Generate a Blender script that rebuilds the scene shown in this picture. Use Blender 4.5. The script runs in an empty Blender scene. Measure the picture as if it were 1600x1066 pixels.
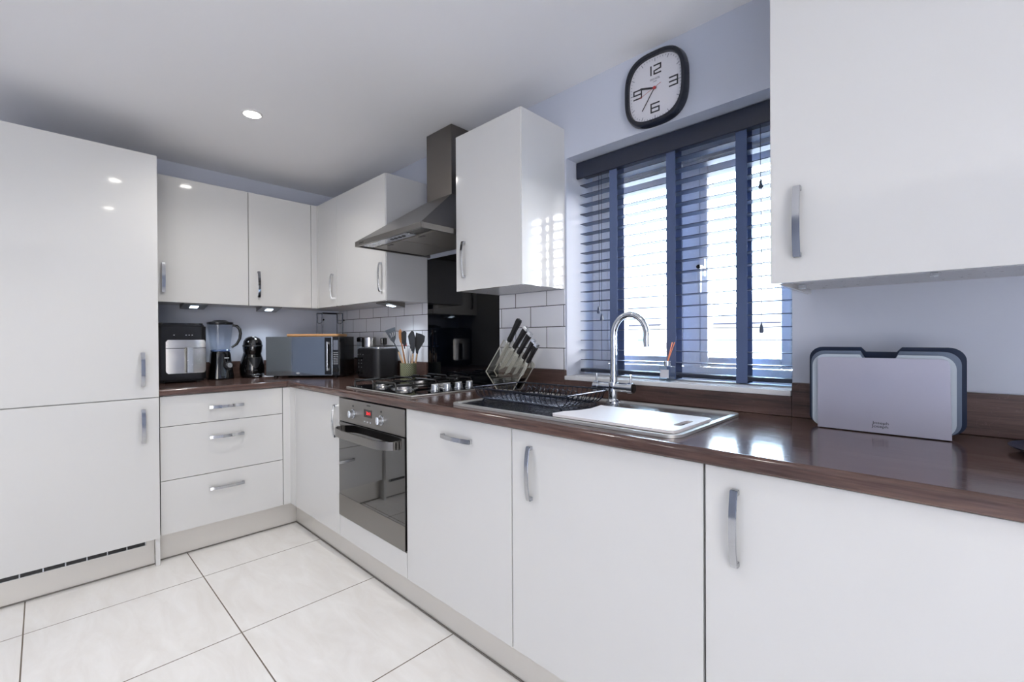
import bpy, bmesh, math, random
from math import pi, sin, cos, radians
from mathutils import Vector, Matrix
random.seed(4)
sc = bpy.context.scene
COL = sc.collection

# ------------------------------------------------------------------ materials
def new_mat(name):
    m = bpy.data.materials.new(name); m.use_nodes = True
    nt = m.node_tree; b = nt.nodes['Principled BSDF']
    return m, nt, b

def S(h):  # sRGB 0-255 -> linear
    return tuple(((c/255)/12.92 if c/255 <= .04045 else ((c/255+.055)/1.055)**2.4) for c in h) + (1,)

def mat(name, col, rough=.5, metal=0, coat=0, bump=0, bscale=60, var=0, emit=None, estr=0, trans=0, ior=1.5, stretch=(1,1,1), spec=None):
    m, nt, b = new_mat(name)
    b.inputs['Base Color'].default_value = S(col)
    b.inputs['Roughness'].default_value = rough
    b.inputs['Metallic'].default_value = metal
    b.inputs['IOR'].default_value = ior
    b.inputs['Coat Weight'].default_value = coat
    b.inputs['Coat Roughness'].default_value = .03
    if spec is not None: b.inputs['Specular IOR Level'].default_value = spec
    if trans: b.inputs['Transmission Weight'].default_value = trans
    if emit:
        b.inputs['Emission Color'].default_value = S(emit); b.inputs['Emission Strength'].default_value = estr
    if bump or var:
        tc = nt.nodes.new('ShaderNodeTexCoord'); mp = nt.nodes.new('ShaderNodeMapping')
        mp.inputs['Scale'].default_value = stretch
        nz = nt.nodes.new('ShaderNodeTexNoise'); nz.inputs['Scale'].default_value = bscale; nz.inputs['Detail'].default_value = 4
        nt.links.new(tc.outputs['Object'], mp.inputs['Vector']); nt.links.new(mp.outputs[0], nz.inputs['Vector'])
        if bump:
            bp = nt.nodes.new('ShaderNodeBump'); bp.inputs['Strength'].default_value = bump; bp.inputs['Distance'].default_value = .002
            nt.links.new(nz.outputs[0], bp.inputs['Height']); nt.links.new(bp.outputs[0], b.inputs['Normal'])
        if var:
            mr = nt.nodes.new('ShaderNodeMapRange'); mr.inputs[1].default_value = .3; mr.inputs[2].default_value = .7
            mr.inputs[3].default_value = max(0, rough-var); mr.inputs[4].default_value = rough+var
            nt.links.new(nz.outputs[0], mr.inputs[0]); nt.links.new(mr.outputs[0], b.inputs['Roughness'])
    return m

def glass_mat(name, tint=(255,255,255), gloss_rough=.0, amount=.06, ior=1.45):
    m = bpy.data.materials.new(name); m.use_nodes = True
    nt = m.node_tree; nt.nodes.clear()
    o = nt.nodes.new('ShaderNodeOutputMaterial'); t = nt.nodes.new('ShaderNodeBsdfTransparent'); g = nt.nodes.new('ShaderNodeBsdfGlossy')
    mx = nt.nodes.new('ShaderNodeMixShader'); f = nt.nodes.new('ShaderNodeFresnel')
    ge = nt.nodes.new('ShaderNodeNewGeometry'); mi = nt.nodes.new('ShaderNodeMapRange')
    mi.inputs[3].default_value = ior; mi.inputs[4].default_value = 1/ior
    nt.links.new(ge.outputs['Backfacing'], mi.inputs[0]); nt.links.new(mi.outputs[0], f.inputs['IOR'])
    t.inputs['Color'].default_value = S(tint); g.inputs['Roughness'].default_value = gloss_rough
    nt.links.new(f.outputs[0], mx.inputs[0]); nt.links.new(t.outputs[0], mx.inputs[1]); nt.links.new(g.outputs[0], mx.inputs[2])
    nt.links.new(mx.outputs[0], o.inputs[0])
    return m

def wood_mat(name, axis, cols, rough=.3, scale=1.0, scratch=False):
    """laminate wood, grain along axis 'x' or 'y'"""
    m, nt, b = new_mat(name); N = nt.nodes.new; L = nt.links.new
    tc = N('ShaderNodeTexCoord'); mp = N('ShaderNodeMapping')
    s = [14*scale, 14*scale, 14*scale]; s['xyz'.index(axis)] = 1.1*scale
    mp.inputs['Scale'].default_value = s
    L(tc.outputs['Object'], mp.inputs['Vector'])
    n1 = N('ShaderNodeTexNoise'); n1.inputs['Scale'].default_value = 2.2; n1.inputs['Detail'].default_value = 8; n1.inputs['Roughness'].default_value = .62; n1.inputs['Distortion'].default_value = .8
    L(mp.outputs[0], n1.inputs['Vector'])
    mp2 = N('ShaderNodeMapping'); s2 = [v*5 for v in s]; s2['xyz'.index(axis)] = 4*scale; mp2.inputs['Scale'].default_value = s2
    L(tc.outputs['Object'], mp2.inputs['Vector'])
    n2 = N('ShaderNodeTexNoise'); n2.inputs['Scale'].default_value = 3; n2.inputs['Detail'].default_value = 5
    L(mp2.outputs[0], n2.inputs['Vector'])
    mx = N('ShaderNodeMix'); mx.data_type = 'FLOAT'; mx.inputs[0].default_value = .35
    L(n1.outputs[0], mx.inputs[2]); L(n2.outputs[0], mx.inputs[3])
    cr = N('ShaderNodeValToRGB'); e = cr.color_ramp.elements
    e[0].position = .3; e[0].color = S(cols[0]); e[1].position = .72; e[1].color = S(cols[-1])
    for i, c in enumerate(cols[1:-1]):
        k = e.new(.3+.42*(i+1)/(len(cols)-1)); k.color = S(c)
    L(mx.outputs[0], cr.inputs[0])
    src = cr.outputs[0]
    if scratch:
        w = N('ShaderNodeTexNoise'); w.inputs['Scale'].default_value = 9; w.inputs['Detail'].default_value = 2; w.inputs['Distortion'].default_value = 2.5
        L(tc.outputs['Object'], w.inputs['Vector'])
        a = N('ShaderNodeMath'); a.operation = 'SUBTRACT'; a.inputs[1].default_value = .5; L(w.outputs[0], a.inputs[0])
        ab = N('ShaderNodeMath'); ab.operation = 'ABSOLUTE'; L(a.outputs[0], ab.inputs[0])
        lt = N('ShaderNodeMath'); lt.operation = 'LESS_THAN'; lt.inputs[1].default_value = .0035; L(ab.outputs[0], lt.inputs[0])
        ml = N('ShaderNodeMath'); ml.operation = 'MULTIPLY'; ml.inputs[1].default_value = .16; L(lt.outputs[0], ml.inputs[0])
        mc = N('ShaderNodeMix'); mc.data_type = 'RGBA'; L(ml.outputs[0], mc.inputs[0]); L(src, mc.inputs[6]); mc.inputs[7].default_value = S((150,125,118))
        src = mc.outputs[2]
    L(src, b.inputs['Base Color'])
    b.inputs['Roughness'].default_value = rough
    mr = N('ShaderNodeMapRange'); mr.inputs[1].default_value = .3; mr.inputs[2].default_value = .7; mr.inputs[3].default_value = rough-.04; mr.inputs[4].default_value = rough+.05
    L(n2.outputs[0], mr.inputs[0]); L(mr.outputs[0], b.inputs['Roughness'])
    bp = N('ShaderNodeBump'); bp.inputs['Strength'].default_value = .12; bp.inputs['Distance'].default_value = .001
    L(n2.outputs[0], bp.inputs['Height']); L(bp.outputs[0], b.inputs['Normal'])
    return m

def grid_mask(nt, src_u, src_v, u0, du, v0, dv, gap, stagger=0):
    """returns a socket that is 1 on the grout lines"""
    N = nt.nodes.new; L = nt.links.new
    def M(op, a, b=None):
        n = N('ShaderNodeMath'); n.operation = op
        for i, v in enumerate((a, b)):
            if v is None: continue
            if isinstance(v, (int, float)): n.inputs[i].default_value = v
            else: L(v, n.inputs[i])
        return n.outputs[0]
    v = M('DIVIDE', M('SUBTRACT', src_v, v0), dv)
    row = M('FLOOR', v)
    u = M('DIVIDE', M('SUBTRACT', src_u, u0), du)
    if stagger: u = M('ADD', u, M('MULTIPLY', M('FLOORED_MODULO', row, 2.0), .5))
    def edge(x, d):
        f = M('SUBTRACT', x, M('FLOOR', x))
        dist = M('MULTIPLY', M('MINIMUM', f, M('SUBTRACT', 1.0, f)), d)
        return dist
    dist = M('MINIMUM', edge(u, du), edge(v, dv))
    mask = M('LESS_THAN', dist, gap/2)
    return mask, dist, M('FLOOR', u), row

def floor_mat():
    m, nt, b = new_mat('floor_tile'); N = nt.nodes.new; L = nt.links.new
    tc = N('ShaderNodeTexCoord'); sx = N('ShaderNodeSeparateXYZ'); L(tc.outputs['Object'], sx.inputs[0])
    mask, dist, cu, cv = grid_mask(nt, sx.outputs[0], sx.outputs[1], .905, .607, -1.113, .595, .0045)
    mp = N('ShaderNodeMapping'); mp.inputs['Scale'].default_value = (1.4, 4.5, 1); mp.inputs['Rotation'].default_value = (0,0,.35); L(tc.outputs['Object'], mp.inputs[0])
    nz = N('ShaderNodeTexNoise'); nz.inputs['Scale'].default_value = 2.6; nz.inputs['Detail'].default_value = 9; nz.inputs['Roughness'].default_value = .62; nz.inputs['Distortion'].default_value = .7
    L(mp.outputs[0], nz.inputs[0])
    cr = N('ShaderNodeValToRGB'); e = cr.color_ramp.elements
    e[0].position = .3; e[0].color = S((234,231,227)); e[1].position = .7; e[1].color = S((246,245,243))
    L(nz.outputs[0], cr.inputs[0])
    mx = N('ShaderNodeMix'); mx.data_type = 'RGBA'; L(mask, mx.inputs[0]); L(cr.outputs[0], mx.inputs[6]); mx.inputs[7].default_value = S((112,100,88))
    L(mx.outputs[2], b.inputs['Base Color'])
    b.inputs['Roughness'].default_value = .2
    mr = N('ShaderNodeMapRange'); mr.inputs[1].default_value = 0; mr.inputs[2].default_value = .004; L(dist, mr.inputs[0])
    bp = N('ShaderNodeBump'); bp.inputs['Strength'].default_value = .3; bp.inputs['Distance'].default_value = .002
    L(mr.outputs[0], bp.inputs['Height']); L(bp.outputs[0], b.inputs['Normal'])
    return m

def metro_mat():
    m, nt, b = new_mat('metro_tile'); N = nt.nodes.new; L = nt.links.new
    tc = N('ShaderNodeTexCoord'); sx = N('ShaderNodeSeparateXYZ'); L(tc.outputs['Object'], sx.inputs[0])
    mask, dist, cu, cv = grid_mask(nt, sx.outputs[0], sx.outputs[2], .05, .2, 1.012, .0985, .0035, 1)
    mx = N('ShaderNodeMix'); mx.data_type = 'RGBA'; L(mask, mx.inputs[0]); mx.inputs[6].default_value = S((236,237,242)); mx.inputs[7].default_value = S((25,25,28))
    L(mx.outputs[2], b.inputs['Base Color'])
    rr = N('ShaderNodeMapRange'); rr.inputs[3].default_value = .07; rr.inputs[4].default_value = .8; L(mask, rr.inputs[0]); L(rr.outputs[0], b.inputs['Roughness'])
    mr = N('ShaderNodeMapRange'); mr.inputs[1].default_value = 0; mr.inputs[2].default_value = .007; L(dist, mr.inputs[0])
    bp = N('ShaderNodeBump'); bp.inputs['Strength'].default_value = .25; bp.inputs['Distance'].default_value = .002
    L(mr.outputs[0], bp.inputs['Height']); L(bp.outputs[0], b.inputs['Normal'])
    return m

M = {}
M['gloss'] = mat('gloss_white_lacquer', (209,209,208), .07, coat=.3, bump=.006, bscale=5)
M['carcass'] = mat('white_carcass', (200,200,202), .3, var=.03)
M['panel'] = mat('grey_white_panel', (196,197,200), .2, var=.03)
M['wall'] = mat('painted_wall', (196,201,214), .75, bump=.08, bscale=120)
M['ceil'] = mat('painted_ceiling', (238,238,240), .8, bump=.06, bscale=90)
M['reveal'] = mat('painted_reveal', (225,226,228), .6, bump=.05, bscale=100)
M['floor'] = floor_mat()
M['metro'] = metro_mat()
WC = [(46,36,35),(76,58,54),(98,76,69),(116,93,84)]
M['wood_x'] = wood_mat('worktop_laminate_long', 'x', WC, .13)
M['wood_y'] = wood_mat('worktop_laminate_short', 'y', WC, .16)
M['up_x'] = wood_mat('upstand_laminate_long', 'x', WC, .4, scratch=True)
M['up_y'] = wood_mat('upstand_laminate_short', 'y', WC, .4)
M['plinth'] = mat('brushed_plinth', (214,211,206), .34, metal=.35, bump=.05, bscale=30, stretch=(1,1,30))
M['rubber'] = mat('plinth_seal', (112,108,102), .5, var=.05)
M['chrome'] = mat('polished_chrome', (225,228,232), .06, metal=1, var=.02, bscale=30)
M['handle'] = mat('polished_nickel', (190,192,196), .12, metal=1, var=.03, bscale=30)
M['steel'] = mat('brushed_steel', (140,137,134), .3, metal=1, bump=.05, bscale=40, stretch=(.6,.6,30))
M['steel_v'] = mat('brushed_steel_vertical', (128,123,119), .3, metal=1, bump=.06, bscale=40, stretch=(30,30,.5), var=.02)
M['steel_sink'] = mat('satin_sink_steel', (205,203,200), .22, metal=1, var=.05, bscale=12)
M['satin'] = mat('satin_steel_edge', (206,205,203), .42, metal=.7, var=.04)
M['edge'] = mat('painted_edge_glint', (206,204,196), .15, var=.02)  # pale opaque colour painting the glint along the clear acrylic's edges
M['steel_dark'] = mat('dark_steel', (110,108,106), .35, metal=1, var=.05)
M['filter'] = mat('grease_filter', (160,156,150), .45, metal=.7, bump=.4, bscale=220)
M['filter_edge'] = mat('hood_lip', (96,94,92), .4, metal=.6, var=.04)
M['black_glass'] = mat('black_glass', (4,6,12), .03, var=.01, bscale=4, spec=.32)
M['oven_glass'] = mat('oven_glass', (18,17,18), .03, coat=1, var=.01, bscale=4)
M['black_pl'] = mat('black_plastic', (14,14,17), .25, var=.015)
M['black_gl'] = mat('gloss_black_plastic', (9,9,11), .08, coat=.6, var=.02)
M['black_mt'] = mat('matt_black', (20,20,23), .45, var=.05)
M['black_wire'] = mat('black_coated_wire', (46,50,62), .2, metal=.6, var=.02)
M['cast'] = mat('cast_iron', (22,22,24), .4, bump=.2, bscale=200)
M['slat'] = mat('navy_slat_with_flare', (62,70,90), .35, var=.05, bscale=20, stretch=(.3,1,1))  # navy lightened and blued so the colour holds the window flare
M['tape'] = mat('navy_tape_with_flare', (84,98,132), .85, bump=.4, bscale=900)  # tape blue brightened to carry the window's backlight and flare
M['valance'] = mat('navy_valance', (38,43,58), .32, var=.005)
M['cord'] = mat('dark_cord', (26,30,42), .7, bump=.3, bscale=500)
M['upvc'] = mat('white_upvc', (232,234,238), .25, var=.04)
M['glass'] = glass_mat('window_glass', (252,253,254))
M['clear'] = glass_mat('clear_dial_glass', (254,254,255), ior=1.3)
M['acrylic'] = glass_mat('clear_acrylic', (240,240,236), ior=1.5)
M['jar'] = glass_mat('clear_jar', (240,244,249), ior=1.5)
M['bottle'] = glass_mat('bottle_glass', (244,248,250), ior=1.5)
M['white_pl'] = mat('white_plastic', (235,235,236), .35, var=.04)
M['board_w'] = mat('pale_board', (228,222,222), .42, bump=.15, bscale=24, stretch=(.4,10,1), var=.06)
M['board_steel'] = mat('satin_lilac_steel', (190,188,200), .34, metal=.6, var=.05, bscale=10)
M['board_lt'] = mat('pale_grey_board', (192,202,212), .45, var=.04)
M['board_md'] = mat('mid_grey_board', (108,120,140), .45, var=.04)
M['board_nv'] = mat('navy_board', (9,28,56), .3, var=.01)
M['mat_dark'] = mat('wet_dark_drainer', (36,42,56), .16, metal=.6, bump=.9, bscale=60, var=.1)
M['bamboo'] = wood_mat('bamboo', 'x', [(196,146,96),(216,168,116),(228,184,134)], .45, 2)
M['beech'] = wood_mat('beech_handle', 'z' if False else 'x', [(186,152,118),(208,176,142),(220,190,158)], .5, 3)
M['oak'] = wood_mat('oiled_spatula', 'x', [(138,86,42),(170,112,60),(190,130,76)], .5, 3)
M['walnut'] = mat('walnut_spoon', (84,58,44), .5, var=.05)
M['silicone'] = mat('grey_silicone', (46,50,56), .5, var=.05)
M['silicone_b'] = mat('black_silicone', (24,26,30), .45, var=.05)
M['clock_face'] = mat('clock_dial', (224,224,228), .4, var=.03)
M['clock_rim'] = mat('clock_casing', (22,26,38), .3, var=.03)
M['ink'] = mat('black_print', (22,24,32), .5, var=.02)
M['ink_grey'] = mat('grey_print', (110,114,126), .5, var=.02)
M['red'] = mat('red_hand', (178,52,52), .4, var=.03)
M['reed'] = mat('orange_reed', (232,140,96), .6, var=.04)
M['reed_g'] = mat('grey_reed', (120,120,130), .6, var=.04)
M['label'] = mat('paper_label', (220,220,226), .6, var=.03)
M['paper'] = mat('white_paper', (228,228,234), .6, bump=.05, bscale=40)
M['mirror_door'] = mat('mirrored_oven_door', (158,168,178), .06, metal=.9, var=.02, bscale=4)
M['silver'] = mat('silver_trim', (200,204,210), .25, metal=.8, var=.03)
M['display'] = mat('pale_display', (120,126,140), .3, var=.03)
M['icon'] = mat('white_icon', (200,205,212), .4, var=.02)
M['led_red'] = mat('red_display', (40,4,6), .4, emit=(255,40,50), estr=1.6, var=.02)
M['led_back'] = mat('display_window', (26,10,14), .15, var=.02)
M['lamp'] = mat('lamp_face', (255,255,255), .5, emit=(255,250,240), estr=26, var=.01)
M['led_cool'] = mat('under_cabinet_led', (255,255,255), .5, emit=(215,235,255), estr=7, var=.01)
M['frost'] = mat('lamp_bezel', (236,236,236), .3, var=.03)
M['hwall'] = mat('rendered_house_wall', (226,218,204), .9, bump=.3, bscale=2)
M['hroof'] = mat('slate_roof', (150,150,156), .8, bump=.4, bscale=3)
M['hwin'] = mat('house_window_glass', (120,170,160), .1, var=.03)
M['hground'] = mat('pale_paving', (168,166,168), .9, bump=.3, bscale=2)
M['hsoffit'] = mat('dark_gutter', (50,46,56), .6, var=.03)
# green cross-hatched pot
def pot_mat():
    m, nt, b = new_mat('green_diamond_ceramic'); N = nt.nodes.new; L = nt.links.new
    tc = N('ShaderNodeTexCoord'); sx = N('ShaderNodeSeparateXYZ'); L(tc.outputs['Object'], sx.inputs[0])
    def Mm(op, a, b_=None):
        n = N('ShaderNodeMath'); n.operation = op
        for i, v in enumerate((a, b_)):
            if v is None: continue
            if isinstance(v, (int, float)): n.inputs[i].default_value = v
            else: L(v, n.inputs[i])
        return n.outputs[0]
    ang = Mm('MULTIPLY', Mm('ARCTAN2', sx.outputs[1], sx.outputs[0]), 28/(2*pi))
    z = Mm('MULTIPLY', sx.outputs[2], 75)
    def fr(x): 
        f = Mm('FRACT', x); return Mm('ABSOLUTE', Mm('SUBTRACT', f, .5))
    a = fr(Mm('ADD', ang, z)); c = fr(Mm('SUBTRACT', ang, z))
    mx = Mm('MAXIMUM', a, c)
    cr = N('ShaderNodeValToRGB'); e = cr.color_ramp.elements; e[0].position = .3; e[0].color = S((58,70,48)); e[1].position = .42; e[1].color = S((168,172,140))
    L(mx, cr.inputs[0]); L(cr.outputs[0], b.inputs['Base Color']); b.inputs['Roughness'].default_value = .5
    bp = N('ShaderNodeBump'); bp.inputs['Strength'].default_value = .5; bp.inputs['Distance'].default_value = .002; L(mx, bp.inputs['Height']); L(bp.outputs[0], b.inputs['Normal'])
    return m
M['pot'] = pot_mat()

# ------------------------------------------------------------------ mesh helpers
class MB:
    def __init__(s): s.bm = bmesh.new()
    def _merge(s, tmp, mtx=None):
        if mtx is not None: tmp.transform(mtx)
        me = bpy.data.meshes.new('t'); tmp.to_mesh(me); tmp.free(); s.bm.from_mesh(me); bpy.data.meshes.remove(me)
        return s
    def box(s, x0, x1, y0, y1, z0, z1, bev=0, seg=2, mtx=None):
        t = bmesh.new(); bmesh.ops.create_cube(t, size=1)
        for v in t.verts:
            v.co = Vector(((x0+x1)/2+v.co.x*(x1-x0), (y0+y1)/2+v.co.y*(y1-y0), (z0+z1)/2+v.co.z*(z1-z0)))
        if bev: bmesh.ops.bevel(t, geom=t.edges[:], offset=bev, segments=seg, affect='EDGES', profile=.5)
        return s._merge(t, mtx)
    def prism(s, pts, axis, a, b, bev=0, seg=2, mtx=None):
        """polygon pts in the plane perpendicular to axis; (y,z) for x, (x,z) for y, (x,y) for z"""
        t = bmesh.new()
        def P(p, h):
            if axis == 'x': return (h, p[0], p[1])
            if axis == 'y': return (p[0], h, p[1])
            return (p[0], p[1], h)
        va = [t.verts.new(P(p, a)) for p in pts]; vb = [t.verts.new(P(p, b)) for p in pts]
        t.faces.new(va); t.faces.new(vb[::-1]); n = len(pts)
        for i in range(n): t.faces.new((va[i], vb[i], vb[(i+1) % n], va[(i+1) % n]))
        bmesh.ops.recalc_face_normals(t, faces=t.faces[:])
        if bev:
            bmesh.ops.bevel(t, geom=[e for e in t.edges if len(e.link_faces) == 2 and any(len(f.verts) == n and n > 4 or f in list(t.faces)[:2] for f in e.link_faces)], offset=bev, segments=seg, affect='EDGES')
        return s._merge(t, mtx)
    def cyl(s, p, q, r, r2=None, n=24, cap=True):
        p = Vector(p); q = Vector(q); d = q-p
        t = bmesh.new(); bmesh.ops.create_cone(t, cap_ends=cap, segments=n, radius1=r, radius2=r if r2 is None else r2, depth=d.length)
        return s._merge(t, Matrix.Translation((p+q)/2) @ d.to_track_quat('Z', 'Y').to_matrix().to_4x4())
    def tube(s, pts, r, n=8, closed=False):
        pts = [Vector(p) for p in pts]; t = bmesh.new(); N = len(pts); rings = []
        up = None
        for i, p in enumerate(pts):
            if closed: d = (pts[(i+1) % N]-pts[i-1]).normalized()
            else: d = ((pts[min(i+1, N-1)]-pts[max(i-1, 0)])).normalized()
            if up is None:
                a = Vector((0,0,1)) if abs(d.z) < .9 else Vector((1,0,0)); up = (a-a.dot(d)*d).normalized()
            else:
                up = (up-up.dot(d)*d)
                if up.length < 1e-5: up = Vector((1,0,0))-d.x*d
                up.normalize()
            sd = d.cross(up); rr = r[i] if isinstance(r, (list, tuple)) else r
            rings.append([t.verts.new(p+rr*(cos(2*pi*k/n)*up+sin(2*pi*k/n)*sd)) for k in range(n)])
        for i in range(N if closed else N-1):
            a, b = rings[i], rings[(i+1) % N]
            for k in range(n): t.faces.new((a[k], a[(k+1) % n], b[(k+1) % n], b[k]))
        if not closed: t.faces.new(rings[0][::-1]); t.faces.new(rings[-1])
        bmesh.ops.recalc_face_normals(t, faces=t.faces[:])
        return s._merge(t)
    def lathe(s, prof, c=(0,0,0), n=32, sx=1, sy=1, sup=2.0, mtx=None, rot=0):
        """prof: [(r,z)...]; sup > 2 makes the section a rounded square"""
        t = bmesh.new(); rings = []
        for r, z in prof:
            ring = []
            for k in range(n):
                a = 2*pi*k/n+rot; ca, sa = cos(a), sin(a)
                f = 1 if sup == 2 else (abs(ca)**sup+abs(sa)**sup)**(-1/sup)
                ring.append(t.verts.new((c[0]+max(r,1e-5)*ca*f*sx, c[1]+max(r,1e-5)*sa*f*sy, c[2]+z)))
            rings.append(ring)
        for i in range(len(rings)-1):
            a, b = rings[i], rings[i+1]
            for k in range(n): t.faces.new((a[k], a[(k+1) % n], b[(k+1) % n], b[k]))
        t.faces.new(rings[0][::-1]); t.faces.new(rings[-1])
        bmesh.ops.recalc_face_normals(t, faces=t.faces[:])
        return s._merge(t, mtx)
    def frame(s, x0, x1, z0, z1, w, y0, y1, bev=0, ws=None):
        """rectangular frame in the xz plane; ws = widths left,right,bottom,top"""
        l, r, b, t_ = ws or (w, w, w, w)
        s.box(x0, x0+l, y0, y1, z0, z1, bev); s.box(x1-r, x1, y0, y1, z0, z1, bev)
        s.box(x0+l, x1-r, y0, y1, z0, z0+b, bev); s.box(x0+l, x1-r, y0, y1, z1-t_, z1, bev)
        return s
    def strip(s, pts, w, y0, y1):
        """flat drawn stroke in the xz plane (miter-free segments)"""
        for (a, b) in zip(pts[:-1], pts[1:]):
            a = Vector((a[0], 0, a[1])); b = Vector((b[0], 0, b[1])); d = (b-a).normalized(); n = Vector((-d.z, 0, d.x))*w/2; e = d*w/2*.9
            q = [a-e+n, b+e+n, b+e-n, a-e-n]
            s.prism([(v.x, v.z) for v in q], 'y', y0, y1)
        return s

ORG = {}
def ob(name, mb, m, parent=None, smooth=False, angle=40, mtx=None):
    """link ONE mesh object; vertices are given in world (or the root's own) space"""
    bm = mb.bm
    o0 = Vector((0,0,0))
    if parent is not None: o0 = ORG[parent.name]
    if mtx is not None: bm.transform(mtx)
    if o0.length: bm.transform(Matrix.Translation(-o0))
    me = bpy.data.meshes.new(name); bm.to_mesh(me); bm.free()
    me.materials.append(m)
    for p in me.polygons: p.use_smooth = True
    if smooth: pass
    else:
        try: me.set_sharp_from_angle(angle=radians(angle))
        except Exception: pass
    o = bpy.data.objects.new(name, me); COL.objects.link(o)
    wn = o.modifiers.new('even_shading', 'WEIGHTED_NORMAL'); wn.keep_sharp = True; wn.weight = 100
    if parent is not None: o.parent = parent
    ORG[o.name] = o0
    return o

def tag(o, label=None, cat=None, group=None, kind=None):
    if label: o['label'] = label
    if cat: o['category'] = cat
    if group: o['group'] = group
    if kind: o['kind'] = kind
    return o

def thing(name, label, cat, loc=(0,0,0), group=None, rotz=0, local=False):
    """Empty at the base; local=True -> part vertices are given relative to it"""
    o = bpy.data.objects.new(name, None); COL.objects.link(o); o.location = loc; o.rotation_euler = (0,0,rotz)
    o.empty_display_size = .05
    ORG[o.name] = Vector((0,0,0)) if local else Vector(loc)
    return tag(o, label, cat, group)

def struct(name, mb, m, parent=None):
    o = ob(name, mb, m, parent)
    if parent is None: o['kind'] = 'structure'
    return o

def text(name, s, m, parent, height, mtx, depth=.0004, width=None):
    cu = bpy.data.curves.new('txt', 'FONT'); cu.body = s; cu.size = 1; cu.extrude = 0; cu.align_x = 'CENTER'; cu.align_y = 'CENTER'
    t = bpy.data.objects.new('txt', cu); COL.objects.link(t)
    dg = bpy.context.evaluated_depsgraph_get(); me = bpy.data.meshes.new_from_object(t.evaluated_get(dg))
    bpy.data.objects.remove(t); bpy.data.curves.remove(cu)
    xs = [v.co.x for v in me.vertices]; ys = [v.co.y for v in me.vertices]
    hx = max(xs)-min(xs); hy = max(ys)-min(ys); k = height/hy; kx = (width/hx) if width else k
    cx, cy = (max(xs)+min(xs))/2, (max(ys)+min(ys))/2
    b = MB(); b.bm.from_mesh(me); bpy.data.meshes.remove(me)
    for v in b.bm.verts: v.co = Vector(((v.co.x-cx)*kx, (v.co.y-cy)*k, 0))
    r = bmesh.ops.extrude_face_region(b.bm, geom=b.bm.faces[:])
    for g in r['geom']:
        if isinstance(g, bmesh.types.BMVert): g.co.z += depth
    b.bm.transform(mtx)
    return ob(name, b, m, parent)
FACE_NY = Matrix.Rotation(pi/2, 4, 'X')          # text facing -y, reading along +x
FACE_PX = Matrix.Rotation(pi/2, 4, 'Z') @ FACE_NY  # text facing +x, reading along +y
def T(x, y, z): return Matrix.Translation((x, y, z))

# ------------------------------------------------------------------ handles
def handle_mesh():
    L, W, D = .168, .016, .024
    bm = bmesh.new(); n = 18; rings = []
    for i in range(n+1):
        u = -1+2*i/n
        z = u*L/2
        out = D*(1-abs(u)**2.4)*.42+.0150
        th = .0045
        ring = [bm.verts.new((-W/2, -out+th, z)), bm.verts.new((-W/2, -out, z)), bm.verts.new((W/2, -out, z)), bm.verts.new((W/2, -out+th, z))]
        rings.append(ring)
    for a, b in zip(rings[:-1], rings[1:]):
        for k in range(4): bm.faces.new((a[k], a[(k+1) % 4], b[(k+1) % 4], b[k]))
    bm.faces.new(rings[0][::-1]); bm.faces.new(rings[-1])
    for s in (-1, 1):
        t = bmesh.new(); bmesh.ops.create_cube(t, size=1)
        for v in t.verts: v.co = Vector((v.co.x*W, -.0075+v.co.y*.0150, s*(L/2-.006)+v.co.z*.012))
        me = bpy.data.meshes.new('t'); t.to_mesh(me); t.free(); bm.from_mesh(me); bpy.data.meshes.remove(me)
    bmesh.ops.recalc_face_normals(bm, faces=bm.faces[:])
    bmesh.ops.bevel(bm, geom=[e for e in bm.edges if len(e.link_faces) == 2 and e.calc_face_angle(0) > .8], offset=.0012, segments=2, affect='EDGES')
    me = bpy.data.meshes.new('handle'); bm.to_mesh(me); bm.free(); me.materials.append(M['handle'])
    for p in me.polygons: p.use_smooth = True
    me.set_sharp_from_angle(angle=radians(40))
    return me
HM = handle_mesh()
def handle(parent, x, y, z, facing='-y', horiz=False):
    o = bpy.data.objects.new('handle', HM); COL.objects.link(o); o.parent = parent
    wn = o.modifiers.new('even_shading', 'WEIGHTED_NORMAL'); wn.keep_sharp = True; wn.weight = 100
    o.location = Vector((x, y, z))-ORG[parent.name]
    m = Matrix.Identity(3)
    if horiz: m = Matrix.Rotation(pi/2, 3, 'Y')
    if facing == '+x': m = Matrix.Rotation(pi/2, 3, 'Z') @ m
    o.rotation_euler = m.to_euler()
    ORG[o.name] = Vector((0,0,0))
    return o

# ------------------------------------------------------------------ room shell
FZ = .010      # finished floor level
CZ = 2.275     # ceiling
OX0, OX1, OZ0, OZ1 = 2.262, 3.148, .975, 1.966   # window opening
RX, RY = 5.6, -3.6
struct('floor', MB().box(-.2, RX+.2, RY-.2, .3, FZ-.1, FZ), M['floor'])
struct('ceiling', MB().box(-.2, RX+.2, RY-.2, .3, CZ, CZ+.1), M['ceil'])
struct('wall_back', MB().box(-.12, 0, RY, .3, FZ, CZ), M['wall'])
b = MB(); WT = .30
b.box(0, OX0, 0, WT, FZ, CZ); b.box(OX1, RX, 0, WT, FZ, CZ); b.box(OX0, OX1, 0, WT, FZ, OZ0); b.box(OX0, OX1, 0, WT, OZ1, CZ)
struct('wall_window_side', b, M['wall'])
struct('wall_left', MB().box(0, RX, RY-.15, RY, FZ, CZ), mat('light_damping_wall', (128,134,150), .8, bump=.06, bscale=100))  # unseen wall, coloured dark to cut bounce light on the facing doors
PY0, PY1, PZ = -3.5, -2.05, 2.15
b = MB(); b.box(RX, RX+.15, RY, PY0, FZ, CZ); b.box(RX, RX+.15, PY1, .3, FZ, CZ); b.box(RX, RX+.15, PY0, PY1, PZ, CZ)
struct('wall_front', b, M['wall'])
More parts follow.
